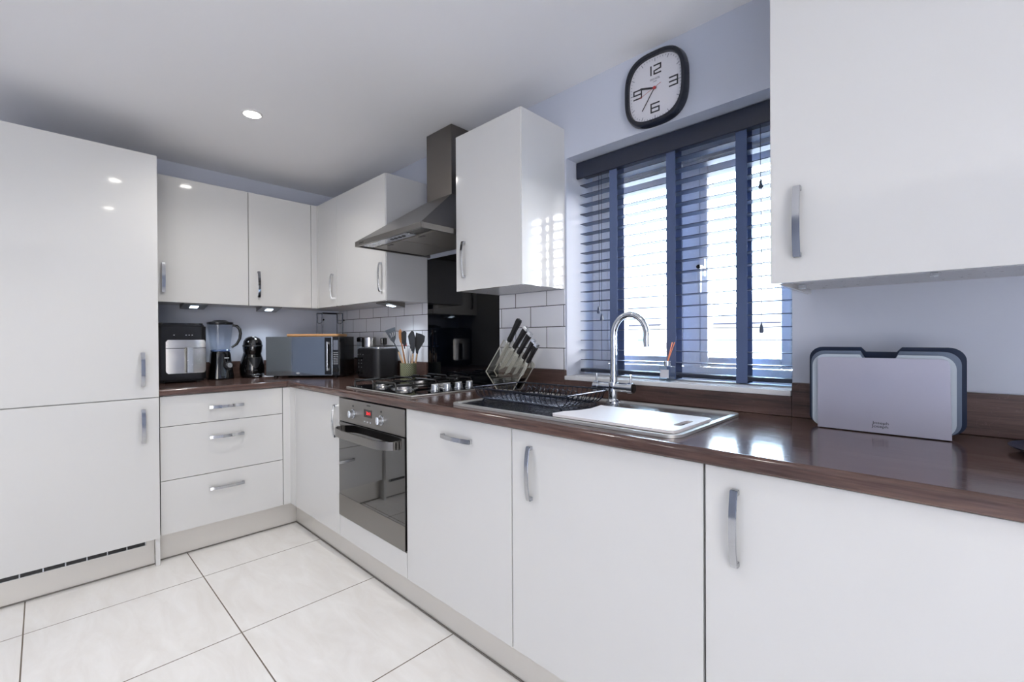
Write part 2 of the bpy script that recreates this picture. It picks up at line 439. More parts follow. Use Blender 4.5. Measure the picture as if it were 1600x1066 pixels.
d = struct('fill_light_door', MB().box(RX+.04, RX+.10, PY0+.002, PY0+.06, FZ, PZ-.002).box(RX+.04, RX+.10, PY1-.06, PY1-.002, FZ, PZ-.002).box(RX+.04, RX+.10, PY0+.06, PY1-.06, FZ, FZ+.06).box(RX+.04, RX+.10, PY0+.06, PY1-.06, PZ-.06, PZ-.002), M['upvc'])  # glazed door added out of view to let in fill daylight
ob('glass_pane', MB().box(RX+.065, RX+.075, PY0+.06, PY1-.06, FZ+.06, PZ-.06), M['glass'], d)

# window
w = struct('window_1', MB().frame(OX0, OX1, OZ0+.01, OZ1, .06, .205, .275, .004, ws=(.085,.045,.05,.09)).box(2.706, 2.778, .205, .275, OZ0+.06, OZ1-.09, .004), M['upvc'])
for (x0, x1, gl, gr) in ((2.349, 2.704, .080, .044), (2.780, 3.101, .032, .032)):
    s_ = ob('sash', MB().frame(x0, x1, 1.038, 1.872, .05, .198, .255, .006, ws=(gl, gr, .040, .068)), M['upvc'], w)
    ob('glass_pane', MB().box(x0+gl-.004, x1-gr+.004, .222, .230, 1.074, 1.808), M['glass'], w)
for hx, hm in ((2.664, 'upvc'), (2.793, 'upvc')):
    h = MB(); h.box(hx-.012, hx+.012, .183, .1975, 1.40, 1.475, .004); h.tube([(hx, .19, 1.435), (hx, .165, 1.435), (hx+.001, .158, 1.42), (hx+.003, .156, 1.33)], [.009,.009,.0085,.006], 10)
    hh = ob('window_handle', h, M[hm], w)
    if hx > 2.7: ob('keyhole', MB().cyl((hx, .157, 1.435), (hx, .150, 1.435), .008, n=16), M['black_pl'], hh)
sill = ob('window_sill', MB().box(OX0+.001, OX1-.001, -.004, .204, OZ0+.0005, OZ0+.012, .002).box(OX0-.0, OX1, -.022, -.0005, OZ0-.006, OZ0+.012, .003), M['reveal'], w)

# neighbouring houses beyond the window
def house(name, label, x0, x1, y, zg, ze, zr, hip, wins):
    t = thing(name, label, 'house', ((x0+x1)/2, y, zg))
    ob('wall', MB().box(x0, x1, y, y+7, zg, ze), M['hwall'], t)
    bm = MB(); q = bmesh.new()
    o = .25
    A = [q.verts.new(p) for p in ((x0-o, y-o, ze), (x1+o, y-o, ze), (x1+o, y+7+o, ze), (x0-o, y+7+o, ze))]
    R = [q.verts.new(p) for p in ((x0-o+hip, y+3.5, zr), (x1+o-hip, y+3.5, zr))]
    for f in ((A[0], A[1], R[1], R[0]), (A[2], A[3], R[0], R[1]), (A[1], A[2], R[1]), (A[3], A[0], R[0]), (A[3], A[2], A[1], A[0])): q.faces.new(f)
    bm._merge(q); ob('roof', bm, M['hroof'], t)
    ob('gutter', MB().box(x0-o, x1+o, y-o-.12, y-o, ze-.10, ze), M['hsoffit'], t)
    for (a, b_, c, d_) in wins:
        f = ob('window', MB().frame(a, b_, c, d_, .06, y-.04, y), M['upvc'], t)
        ob('pane', MB().box(a+.06, b_-.06, y-.02, y-.01, c+.06, d_-.06), M['hwin'], f)
    return t
house('neighbour_house', 'pale house with sloping hipped roof seen through the left window pane', -21, -10.9, 28, -3.6, 2.1, 5.2, 3.2, [(-12.62, -12.0, .75, 1.65), (-16, -14.8, .6, 1.65), (-13, -12, -2, -.9)])
house('neighbour_house', 'pale house with low eave line seen through the right window pane', -8.0, 4, 28.5, -3.6, 2.08, 4.0, 2.6, [(-4.5, -3.95, 1.0, 1.62), (-1, .3, .5, 1.62), (-7, -6, -2, -.9)])
tag(ob('garden_ground', MB().box(-60, 60, 1.2, 90, -3.8, -3.62), M['hground']), kind='structure')

# upstands, tiles, black glass: fixed to the walls
t = thing('upstand', 'brown wood-effect upstand strip running along the foot of the window wall', 'upstand', (1.9, -.01, .905))
for a_, c_ in ((.001, 1.205), (1.835, 2.260), (3.150, 3.80)): ob('upstand_strip', MB().box(a_, c_, -.018, -.0005, .9055, 1.012, .002), M['up_x'], t)
ob('upstand_strip', MB().box(2.2605, 3.1495, -.018, -.0005, .9055, .9685, .002), M['up_x'], t)
tag(ob('upstand', MB().box(.0005, .018, -1.2365, -.019, .9055, 1.012, .002), M['up_y']), 'brown wood-effect upstand behind the air fryer, blender and coffee machine', 'upstand')
tag(ob('tiled_splashback', MB().box(.0005, 1.205, -.008, -.0005, 1.0125, 1.3765), M['metro']), 'white metro tiles with black grout behind the toaster and utensil pot', 'wall tiles')
tag(ob('tiled_splashback', MB().box(1.835, 2.2535, -.008, -.0005, 1.0125, 1.3765), M['metro']), 'white metro tiles with black grout behind the knife block, left of the window', 'wall tiles')
tag(ob('glass_splashback', MB().box(1.2085, 1.8315, -.009, -.0005, .9065, 1.64, .001), M['black_glass']), 'tall glossy black glass splashback behind the gas hob', 'splashback')

# ------------------------------------------------------------------ worktop (two mitred lengths)
def edge_profile(front, back, z0, z1, s):
    """profile with rounded front edge; s=-1 front lies at negative side"""
    r = .014; pts = [(back, z0), (back, z1)]
    for k in range(7):
        a = pi/2*k/6; pts.append((front-s*r+s*r*sin(a), z1-r+r*cos(a)))
    for k in range(4):
        a = pi/2*k/3; pts.append((front-s*.006+s*.006*cos(a), z0+.006-.006*sin(a)))
    return pts
t = thing('worktop', 'dark brown wood-effect L-shaped kitchen worktop with rounded front edge', 'worktop', (1.8, -.3, .871))
b = MB(); b.prism(edge_profile(-.62, -.0005, .871, .905, -1), 'x', .6212, 3.80)
b.prism([(.0005, -.0005), (.6205, -.0005), (.6205, -.620), (.0005, -.0005)][:3], 'z', .871, .905)
ob('worktop_length', b, M['wood_x'], t)
b = MB(); b.prism([(q[0], q[1]) for q in edge_profile(.62, .0005, .871, .905, 1)], 'y', -1.2365, -.6212)
b.prism([(.0005, -.0012), (.6198, -.6205), (.0005, -.6205)], 'z', .871, .905)
ob('worktop_length', b, M['wood_y'], t)

# ------------------------------------------------------------------ base cabinets
YF, XF, ZT, ZB = -.598, .604, .868, .155
def base_y(name, label, x0, x1, cat='cabinet', group=None):
    t = thing(name, label, cat, ((x0+x1)/2, -.3, ZB), group)
    ob('carcass', MB().box(x0+.001, x1-.001, YF+.0205, -.002, ZB, ZT+.001), M['carcass'], t)
    return t
def door_y(t, x0, x1, z0, z1, y=YF, nm='door'):
    return ob(nm, MB().box(x0+.0015, x1-.0015, y, y+.019, z0, z1, .0012), M['gloss'], t)
def door_x(t, y0, y1, z0, z1, x=XF, nm='door'):
    return ob(nm, MB().box(x-.019, x, y0+.0015, y1-.0015, z0, z1, .0012), M['gloss'], t)

t = thing('drawer_cabinet', 'white gloss base cabinet with three stacked drawers', 'drawer unit', (.3, -.93, ZB))
ob('carcass', MB().box(.002, XF-.0205, -1.216, -.642, ZB, ZT+.001), M['carcass'], t)
for (z0, z1, hz) in ((.7115, .866, .79), (.4325, .7085, .626), (.155, .4295, .346)):
    dr = door_x(t, -1.234, -.641, z0, z1, nm='drawer_front'); handle(dr, XF, -.936, hz, '+x', True)
t = thing('corner_base_cabinet', 'white gloss corner base cabinet with tall door left of the oven', 'cabinet', (.95, -.3, ZB))
ob('carcass', MB().box(XF-.018, 1.267, YF+.0205, -.002, ZB, ZT+.001), M['carcass'], t)
ob('corner_post', MB().prism([(.586, -.639), (XF, -.639), (XF, YF), (.684, YF), (.684, YF+.018), (.586, YF+.018)], 'z', ZB, .866), M['gloss'], t)
dd = door_y(t, .686, 1.267, ZB, .866); handle(dd, 1.233, YF, .737)

# oven housing and oven
t = base_y('oven_housing', 'white cabinet carcass with plinth panel holding the built-in oven', 1.268, 1.878)
bm = bmesh.new()
for o_ in list(t.children): bpy.data.objects.remove(o_)
b = MB(); b.box(1.269, 1.2795, YF+.021, -.002, ZB, ZT); b.box(1.8665, 1.877, YF+.021, -.002, ZB, ZT); b.box(1.2795, 1.8665, YF+.021, -.002, ZB, .262)
ob('carcass', b, M['carcass'], t)
door_y(t, 1.268, 1.878, ZB, .262, nm='lower_panel')
ov = thing('built_in_oven', 'stainless steel built-in single oven with black glass door', 'oven', (1.573, -.3, .266))
ob('oven_body', MB().box(1.281, 1.865, YF+.012, -.06, .2665, .855), M['black_mt'], ov)
ox0, ox1 = 1.2715, 1.8745
cp = ob('control_panel', MB().box(ox0, ox1, YF-.004, YF+.0115, .746, .861, .0015), M['steel'], ov)
for kx in (1.427, 1.690):
    k = ob('oven_knob', MB().cyl((kx, YF-.0045, .795), (kx, YF-.010, .795), .022, n=32).cyl((kx, YF-.010, .795), (kx, YF-.027, .795), .0185, .0165, n=32).box(kx-.0035, kx+.0035, YF-.031, YF-.026, .779, .812, .001), M['silver'], cp)
    ob('marker_dot', MB().cyl((kx-.004, YF-.004, .832), (kx-.004, YF-.0052, .832), .005, n=16), M['ink'], cp)
ds = ob('clock_display', MB().box(1.531, 1.604, YF-.0052, YF-.0038, .793, .829), M['led_back'], cp)
text('display_digits', '20:41', M['led_red'], ds, .015, T(1.572, YF-.0053, .812) @ FACE_NY, width=.038)
for k in range(3):
    ob('push_button', MB().cyl((1.538+.028*k, YF-.004, .771), (1.538+.028*k, YF-.0065, .771), .0045, n=16), M['silver'], cp)
text('brand_lettering', 'ZANUSSI', M['ink'], cp, .0065, T(1.572, YF-.0042, .8475) @ FACE_NY, width=.034)
od = ob('oven_door', MB().box(ox0, ox1, YF-.005, YF+.0115, .268, .741, .0015), M['oven_glass'], ov)
ob('lower_trim', MB().box(ox0, ox1, YF-.0065, YF-.0052, .268, .374, .0005), M['steel'], od)
b = MB(); n = 28; q = bmesh.new(); rings = []
for i in range(n+1):
    u = -1+2*i/n; x = 1.553+u*.268
    out = .050*(1-abs(u)**7) + .010
    x += 0
    rings.append([q.verts.new((x, YF-.006-out+.006, .684)), q.verts.new((x, YF-.006-out, .684)), q.verts.new((x, YF-.006-out, .720)), q.verts.new((x, YF-.006-out+.006, .720))])
for a, c in zip(rings[:-1], rings[1:]):
    for k in range(4): q.faces.new((a[k], a[(k+1) % 4], c[(k+1) % 4], c[k]))
q.faces.new(rings[0][::-1]); q.faces.new(rings[-1]); bmesh.ops.recalc_face_normals(q, faces=q.faces[:])
b._merge(q); b.box(1.285, 1.300, YF-.024, YF-.0052, .684, .720, .001); b.box(1.806, 1.821, YF-.024, YF-.0052, .684, .720, .001)
ob('door_handle', b, M['steel'], od)

t = base_y('base_cabinet', 'white gloss base cabinet with a horizontal handle, right of the oven', 1.880, 2.488)
dd = door_y(t, 1.880, 2.488, ZB, .866); handle(dd, 2.213, YF, .792, '-y', True)
t = base_y('base_cabinet', 'white gloss base cabinet under the dish rack, with vertical handle at its left edge', 2.490, 3.100)
dd = door_y(t, 2.490, 3.100, ZB, .866); handle(dd, 2.572, YF, .738)
t = base_y('base_cabinet', 'white gloss base cabinet at the right edge, under the chopping boards', 3.103, 3.80)
dd = door_y(t, 3.103, 3.80, ZB, .866); handle(dd, 3.170, YF, .740)

# plinths
def plinth(label, b1, b2, gr=None):
    t = thing('plinth', label, 'plinth', (0, 0, FZ)); ORG[t.name] = Vector((0,0,0)); t.location = (0,0,0)
    ob('plinth_board', b1, M['plinth'], t); ob('floor_seal', b2, M['rubber'], t)
    return t
plinth('brushed silver plinth under the drawer cabinet', MB().box(.535, .550, -1.2365, -.545, FZ+.006, ZB-.001), MB().box(.550, .553, -1.2365, -.548, FZ+.0005, FZ+.0065))
plinth('brushed silver plinth running under the oven and window-side cabinets', MB().box(.552, 3.80, -.545, -.530, FZ+.006, ZB-.001), MB().box(.556, 3.80, -.549, -.5455, FZ+.0005, FZ+.0065))

# tall unit
t = thing('tall_cabinet', 'tall white gloss two-door cabinet housing at left edge of the kitchen', 'tall cabinet', (.3, -1.53, FZ))
ob('carcass', MB().box(.002, .614, -1.838, -1.256, ZB, 2.083), M['carcass'], t)
ob('end_panel', MB().box(.002, .6145, -1.2555, -1.2375, FZ+.001, 2.083, .001), M['gloss'], t)
XT = .634
dd = door_x(t, -1.841, -1.2385, .8705, 2.085, XT); handle(dd, XT, -1.303, 1.012, '+x')
dd = door_x(t, -1.841, -1.2385, ZB, .8665, XT); handle(dd, XT, -1.303, .731, '+x')
pl = ob('plinth_board', MB().box(.565, .580, -1.838, -1.2565, FZ+.006, ZB-.003), M['plinth'], t)
ob('floor_seal', MB().box(.5802, .583, -1.838, -1.2565, FZ+.0005, FZ+.0065), M['rubber'], t)
b = MB(); b.box(.5802, .600, -1.800, -1.293, .124, .148, .002)
g = ob('vent_grille', b, M['silver'], t)
b = MB()
for k in range(7): b.box(.600, .6035, -1.793+.0715*k, -1.793+.0715*k+.067, .128, .144)
ob('vent_slot', b, M['black_mt'], g)

# ------------------------------------------------------------------ wall cabinets
UZ0, UZ1, UX, UY = 1.377, 2.101, .279, -.2908
def wall_cab(label, x0, x1, y0, y1, facing, z0=UZ0, z1=UZ1, group=None):
    t = thing('wall_cabinet', label, 'wall cabinet', ((x0+x1)/2, (y0+y1)/2, z0), group)
    if facing == '-y': ob('carcass', MB().box(x0+.0005, x1-.0005, y0+.0205, y1, z0+.002, z1-.001), M['carcass'], t)
    else: ob('carcass', MB().box(x0, x1-.0205, y0+.0005, y1-.0005, z0+.002, z1-.001), M['carcass'], t)
    return t
t = wall_cab('white gloss wall cabinet above the air fryer and blender', .001, UX, -1.236, -.727, '+x')
dd = door_x(t, -1.236, -.727, UZ0, UZ1, UX); handle(dd, UX, -1.166, 1.515, '+x')
t = wall_cab('white gloss wall cabinet above the coffee machine and microwave', .001, UX, -.7265, -.331, '+x')
dd = door_x(t, -.7265, -.331, UZ0, UZ1, UX); handle(dd, UX, -.670, 1.515, '+x')
t = wall_cab('narrow white gloss corner wall cabinet in the far corner', .260, .588, UY, -.0095, '-y')
ob('carcass', MB().box(.001, .259, -.330, -.0095, UZ0+.002, UZ1-.001), M['carcass'], t)
ob('corner_post', MB().prism([(.2605, -.3295), (UX, -.3295), (UX, UY), (.3045, UY), (.3045, UY+.018), (.2605, UY+.018)], 'z', UZ0, UZ1), M['gloss'], t)
dd = door_y(t, .3055, .588, UZ0, UZ1, UY); handle(dd, .533, UY, 1.511)
t = wall_cab('white gloss wall cabinet left of the cooker hood', .5885, 1.200, UY, -.0095, '-y')
ob('end_panel', MB().box(1.2003, 1.2075, UY+.004, -.0095, UZ0+.001, UZ1-.0005, .0008), M['panel'], t)
dd = door_y(t, .5885, 1.203, UZ0, UZ1, UY); handle(dd, 1.156, UY, 1.513)
t = wall_cab('white gloss wall cabinet between the cooker hood and the window', 1.834, 2.242, UY, -.0095, '-y')
ob('end_panel', MB().box(2.2425, 2.2535, UY+.003, -.0005, UZ0+.001, UZ1-.0005, .0008), M['gloss'], t)
dd = door_y(t, 1.834, 2.250, UZ0, UZ1, UY); handle(dd, 1.896, UY, 1.520)
YR, RZ0, RZ1 = -.402, 1.286, 2.19
t = wall_cab('large white gloss wall cabinet at the right edge above the chopping boards', 3.200, 3.80, YR, -.0005, '-y', RZ0+.012, RZ1)
ob('end_panel', MB().box(3.188, 3.1995, YR+.003, -.0005, RZ0+.001, RZ1-.0005, .0008), M['gloss'], t)
dd = door_y(t, 3.188, 3.80, RZ0, RZ1, YR); handle(dd, 3.2475, YR, 1.427)
ob('shelf_clip', MB().box(3.206, 3.222, -.20, -.18, RZ0+.002, RZ0+.0135, .001), M['silver'], t)
ob('shelf_clip', MB().box(3.474, 3.488, -.25, -.236, RZ0+.004, RZ0+.0135, .001), M['silver'], t)

# under-cabinet wedge lights
LIGHTS = []
def wedge(label, x, y, facing):
    t = thing('under_cabinet_light', label, 'cabinet light', (x, y, UZ0-.03), 'under-cabinet wedge lights', 0 if facing == '-y' else pi/2, local=True)
    b = MB(); b.prism([(-.062, .0), (-.062, -.006), (.062, -.030), (.062, .0)], 'x', -.062, .062)   # (y,z)
    ob('housing', b, M['steel'], t, mtx=T(0, 0, .0305))
    q = MB(); q.prism([(-.018, -.0148), (-.018, -.0165), (.024, -.0248), (.024, -.0232)], 'x', -.020, .020)
    ob('lamp_lens', q, M['led_cool'], t, mtx=T(0, 0, .0305))
    LIGHTS.append((x, y))
wedge('silver wedge light fixed under the wall cabinet above the blender', .19, -1.002, '+x')
wedge('silver wedge light fixed under the wall cabinet above the microwave', .19, -.578, '+x')
wedge('silver wedge light fixed under the wall cabinet beside the cooker hood', 1.06, -.175, '-y')

# ------------------------------------------------------------------ cooker hood
t = thing('cooker_hood', 'stainless steel chimney cooker hood above the gas hob', 'cooker hood', (1.53, -.25, 1.65))
hx0, hx1, hy = 1.216, 1.826, -.48
ob('chimney', MB().box(1.428, 1.645, -.165, -.0005, 1.905, CZ-.002, .001), M['steel_v'], t)
q = bmesh.new()
lo = [(hx0, hy), (hx1, hy), (hx1, -.0005), (hx0, -.0005)]; hi = [(1.426, -.168), (1.647, -.168), (1.647, -.0005), (1.426, -.0005)]
A = [q.verts.new((a, c, 1.676)) for a, c in lo]; B = [q.verts.new((a, c, 1.908)) for a, c in hi]
for i in range(4): q.faces.new((A[i], A[(i+1) % 4], B[(i+1) % 4], B[i]))
q.faces.new(A[::-1]); q.faces.new(B); bmesh.ops.recalc_face_normals(q, faces=q.faces[:])
b = MB(); b._merge(q); cn = ob('canopy', b, M['steel'], t)
b = MB(); b.box(hx0, hx1, hy-.001, hy+.012, 1.650, 1.6755, .0012); b.box(hx0, hx0+.012, hy+.012, -.0005, 1.650, 1.6755); b.box(hx1-.012, hx1, hy+.012, -.0005, 1.650, 1.6755)
rm = ob('rim', b, M['steel'], t)
ob('inner_lip', MB().box(hx0+.013, hx1-.013, hy+.013, -.02, 1.662, 1.675), M['filter_edge'], t)
for fx in (0, 1):
    f = ob('grease_filter', MB().box(1.245+.284*fx, 1.245+.284*fx+.276, -.385, -.05, 1.6535, 1.6615, .002), M['filter'], t)
    ob('filter_catch', MB().box(1.36+.284*fx, 1.40+.284*fx, -.372, -.358, 1.6515, 1.6534, .0005), M['steel_dark'], f)
ls = ob('control_strip', MB().box(1.24, 1.66, -.455, -.395, 1.655, 1.6615, .001), M['silver'], t)
for k in range(4): ob('control_button', MB().box(1.49+.035*k, 1.508+.035*k, -.434, -.420, 1.6530, 1.6549, .0005), M['ink'], ls)
ob('hood_lamp', MB().cyl((1.30, -.425, 1.6548), (1.30, -.425, 1.6535), .018), M['frost'], ls)
text('brand_lettering', 'ZANUSSI', M['ink'], rm, .008, T(1.285, hy-.0012, 1.6635) @ FACE_NY, width=.045)
for lx, ly in LIGHTS: pass

# ------------------------------------------------------------------ gas hob
t = thing('gas_hob', 'black glass four-burner gas hob with steel edge and silver knobs', 'hob', (1.545, -.3, .9055))
gx0, gx1, gy0, gy1 = 1.250, 1.845, -.552, -.062
ob('steel_edge', MB().box(gx0, gx1, gy0, gy1, .9055, .9110, .0015), M['satin'], t)
ob('hob_glass', MB().box(gx0+.009, gx1-.009, gy0+.009, gy1-.009, .9107, .9135, .001), M['black_glass'], t)
burn = [(1.395, -.425, .036), (1.395, -.185, .045), (1.600, -.425, .045), (1.600, -.185, .036)]
for (x, y, r) in burn:
    bb = ob('burner', MB().lathe([(r*1.45, 0), (r*1.45, .003), (r*1.05, .005), (r*1.0, .014), (r*.6, .014)], (x, y, .9137), 32), M['steel_sink'], t)
    ob('burner_cap', MB().lathe([(r*.86, .0), (r*.9, .003), (r*.84, .007), (r*.3, .008)], (x, y, .928), 32), M['cast'], bb)
def rrect(x0, x1, y0, y1, z, r, n=5):
    pts = []
    for (cx, cy, a0) in ((x1-r, y1-r, 0), (x0+r, y1-r, pi/2), (x0+r, y0+r, pi), (x1-r, y0+r, 3*pi/2)):
        for k in range(n+1):
            a = a0+pi/2*k/n; pts.append((cx+r*cos(a), cy+r*sin(a), z))
    return pts
for sx in (1.395, 1.600):
    b = MB(); zt = .952; z0 = .9137
    for yy in (-.530, -.305, -.081):
        b.tube([(sx-.092, yy, z0), (sx-.092, yy, zt-.008), (sx-.084, yy, zt), (sx+.084, yy, zt), (sx+.092, yy, zt-.008), (sx+.092, yy, z0)], .0042, 6)
    for s_ in (-1, 1):
        b.tube([(sx+s_*.090, -.530, zt-.012), (sx+s_*.090, -.081, zt-.012)], .0038, 6)
    for yc in (-.425, -.185):
        for (dx, dy) in ((1, 0), (-1, 0)):
            b.tube([(sx+dx*.090, yc, zt-.012), (sx+dx*.084, yc, zt), (sx+dx*.022, yc, zt)], .0038, 6)
        for dy in (1, -1):
            b.tube([(sx, yc+dy*.104, zt), (sx, yc+dy*.024, zt)], .0038, 6)
    ob('pan_support', b, M['cast'], t)
for ky in (-.372, -.300, -.230, -.160):
    k = ob('hob_knob', MB().lathe([(.0225, 0), (.0225, .004), (.0195, .006), (.0175, .026), (.0155, .028)], (1.772, ky, .9137), 28), M['silver'], t)
    ob('grip', MB().box(1.7665, 1.7775, ky-.0165, ky+.0165, .9417, .9445, .001), M['frost'], k)

# ------------------------------------------------------------------ sink
t = thing('kitchen_sink', 'stainless steel inset sink with drainer below the window', 'sink', (2.58, -.33, .9055))
sx0, sx1, sy0, sy1 = 2.133, 3.026, -.572, -.086
def rring(x0, x1, y0, y1, r, w, z0, z1):
    b = MB(); q = bmesh.new(); n = 6
    o = rrect(x0, x1, y0, y1, 0, r, n); i = rrect(x0+w, x1-w, y0+w, y1-w, 0, max(r-w, .004), n)
    N_ = len(o)
    vo0 = [q.verts.new((p[0], p[1], z0)) for p in o]; vo1 = [q.verts.new((p[0], p[1], z1)) for p in o]
    vi0 = [q.verts.new((p[0], p[1], z0)) for p in i]; vi1 = [q.verts.new((p[0], p[1], z1)) for p in i]
    for k in range(N_):
        j = (k+1) % N_
        q.faces.new((vo0[k], vo0[j], vo1[j], vo1[k])); q.faces.new((vi0[j], vi0[k], vi1[k], vi1[j]))
        q.faces.new((vo1[k], vo1[j], vi1[j], vi1[k])); q.faces.new((vo0[j], vo0[k], vi0[k], vi0[j]))
    bmesh.ops.recalc_face_normals(q, faces=q.faces[:]); b._merge(q); return b
ob('sink_rim', rring(sx0, sx1, sy0, sy1, .04, .016, .9055, .9130), M['satin'], t)
ob('sink_deck', MB().prism([(p[0], p[1]) for p in rrect(sx0+.012, sx1-.012, sy0+.012, sy1-.012, 0, .03)], 'z', .9055, .9078), M['steel_sink'], t)
# groove behind the board and drainer insert
ob('bowl_step', MB().box(2.64, 2.995, -.270, -.262, .9079, .9125, .001), M['steel_sink'], t)
b = MB(); b.prism([(p[0], p[1]) for p in rrect(2.155, 2.640, -.545, -.175, 0, .03)], 'z', .9079, .9098)
ob('drainer_insert', b, M['mat_dark'], t)

# white cover board with hand slot
pts = []
X0, X1, Y0, Y1 = 2.612, 3.012, -.552, -.297
left = [(X0+.0, Y0+.012), (X0+.004, -.49), (X0+.028, -.43), (X0+.034, -.38), (X0+.026, -.335), (X0+.018, Y1+.004)]
q = bmesh.new()
outer = [(X0+.012, Y0), (X1-.02, Y0), (X1-.006, Y0+.006), (X1, Y0+.02), (X1, Y1-.02), (X1-.006, Y1-.006), (X1-.02, Y1), (X0+.03, Y1)] + left[::-1]
slot = [(p[0], p[1]) for p in rrect(2.972, 2.994, -.478, -.385, 0, .010, 4)]
def poly_with_hole(outer, hole, z0, z1):
    q = bmesh.new(); es = []
    for loop in (outer, hole):
        vs = [q.verts.new((p[0], p[1], z1)) for p in loop]
        for i in range(len(vs)): es.append(q.edges.new((vs[i], vs[(i+1) % len(vs)])))
    bmesh.ops.triangle_fill(q, use_beauty=True, use_dissolve=False, edges=es)
    r = bmesh.ops.extrude_face_region(q, geom=q.faces[:])
    for g in r['geom']:
        if isinstance(g, bmesh.types.BMVert): g.co.z = z0
    bmesh.ops.recalc_face_normals(q, faces=q.faces[:])
    return MB()._merge(q)
tag(ob('sink_cover_board', poly_with_hole(outer, slot, .9138, .9215), M['board_w']), 'pale rectangular chopping board with a hand slot lying over the sink bowl', 'chopping board')

# tap
t = thing('mixer_tap', 'polished chrome swan-neck mixer tap behind the sink', 'tap', (2.575, -.115, .9078))
ty = -.115
b = MB(); b.lathe([(.028, 0), (.028, .004), (.022, .008), (.019, .014), (.019, .075), (.014, .080)], (2.570, ty, .908), 32)
ob('tap_base', b, M['chrome'], t)
bd = ob('tap_body', MB().cyl((2.492, ty, .966), (2.650, ty, .966), .0175, n=32).cyl((2.486, ty, .966), (2.506, ty, .966), .0205, n=32).cyl((2.636, ty, .966), (2.656, ty, .966), .0205, n=32), M['chrome'], t)
for lx in (2.496, 2.646):
    ob('tap_lever', MB().cyl((lx, ty, .984), (lx, ty-.002, 1.016), .0042, .0036, n=12), M['chrome'], bd)
ob('lever_end', MB().cyl((2.6562, ty, .966), (2.659, ty, .966), .016, n=24), M['black_gl'], bd)
pts = [(2.573, ty, .985), (2.573, ty, 1.05), (2.573, ty, 1.12), (2.573, ty, 1.165)]
for k in range(1, 17):
    a = pi-pi*1.06*k/16; pts.append((2.573+.071+.071*cos(a), ty-.010*k/16, 1.165+.078*sin(a)))
pts.append((pts[-1][0]+.002, ty-.011, 1.122))
ob('spout', MB().tube(pts, .0115, 20).cyl((2.573, ty, .985), (2.573, ty, 1.005), .016, n=24), M['chrome'], t)

# ------------------------------------------------------------------ dish rack
t = thing('dish_rack', 'black wire dish rack standing on the sink drainer', 'dish rack', (2.38, -.33, .91))
rx0, rx1, ry0, ry1, rz = 2.135, 2.592, -.466, -.175, .962
bz = .922
ob('rack_rim', MB().tube(rrect(rx0, rx1, ry0, ry1, rz, .03), .0036, 8, True), M['black_wire'], t)
b = MB()
nx = 17
for k in range(nx+1):
    x = rx0+.03+(rx1-rx0-.06)*k/nx
    b.tube([(x, ry0, rz), (x, ry0+.010, bz+.014), (x, ry0+.030, bz), (x, ry1-.030, bz), (x, ry1-.010, bz+.014), (x, ry1, rz)], .0018, 6)
for k in range(9):
    y = ry0+.035+(ry1-ry0-.07)*k/8
    b.tube([(rx0, y, rz), (rx0+.010, y, bz+.014), (rx0+.030, y, bz-.002), (rx0+.06, y, bz-.002)], .0018, 6)
    b.tube([(rx1-.06, y, bz-.002), (rx1-.030, y, bz-.002), (rx1-.010, y, bz+.014), (rx1, y, rz)], .0018, 6)
ob('rack_basket', b, M['black_wire'], t)
for fy in (-.462, -.262):
    ob('rack_leg', MB().tube([(2.205, fy, .9105), (2.205, fy, .918), (2.215, fy, .925), (2.574, fy, .925), (2.586, fy, .920), (2.588, fy, .9105)], .0028, 8), M['black_wire'], t)
b = MB()
for k in range(9):
    x = 2.27+.028*k
    b.tube([(x, -.30, bz), (x+.004, -.30, bz+.030), (x+.010, -.285, bz+.042), (x+.014, -.262, bz+.030), (x+.016, -.255, bz)], .0018, 6)
ob('plate_divider', b, M['black_wire'], t)

# ------------------------------------------------------------------ knife block with five knives
t = thing('knife_block', 'clear acrylic slanted knife block standing beside the black glass splashback', 'knife block', (1.98, -.12, .9055))
ky0, ky1 = -.150, -.095
shell = [(1.960, .915), (1.884, .996), (2.008, 1.150), (2.152, 1.037), (2.066, .918)]
b = MB()
for yy in (ky0, ky1): b.prism(shell, 'y', yy-.0015, yy+.0015)
ob('acrylic_side', b, M['acrylic'], t)
def band(p, q, w, y0, y1):
    p = Vector(p); q = Vector(q); d = (q-p).normalized(); n = Vector((-d.y, d.x))*w/2
    return MB().prism([tuple(p+n), tuple(q+n), tuple(q-n), tuple(p-n)], 'y', y0, y1)
b = MB(); 
for i in range(5):
    if i == 2: continue
    p, q = Vector(shell[i]), Vector(shell[(i+1) % 5]); d = (q-p).normalized(); n = Vector((-d.y, d.x))*.0015
    b.prism([tuple(p+n), tuple(q+n), tuple(q-n), tuple(p-n)], 'y', ky0-.0015, ky0+.0025); b.prism([tuple(p+n), tuple(q+n), tuple(q-n), tuple(p-n)], 'y', ky1-.0025, ky1+.0015)
ob('acrylic_edge_glint', b, M['edge'], t)  # thin bright bars drawn as the block's lit outline
ob('base_block', MB().prism([(1.960, .9185), (1.908, .974), (2.104, .974), (2.062, .9215)], 'y', ky0+.003, ky1-.003), M['black_gl'], t)
ob('stand_foot', MB().prism([(p[0], p[1]) for p in rrect(1.935, 2.125, -.175, -.075, 0, .03)], 'z', .9057, .9125), M['black_gl'], t)
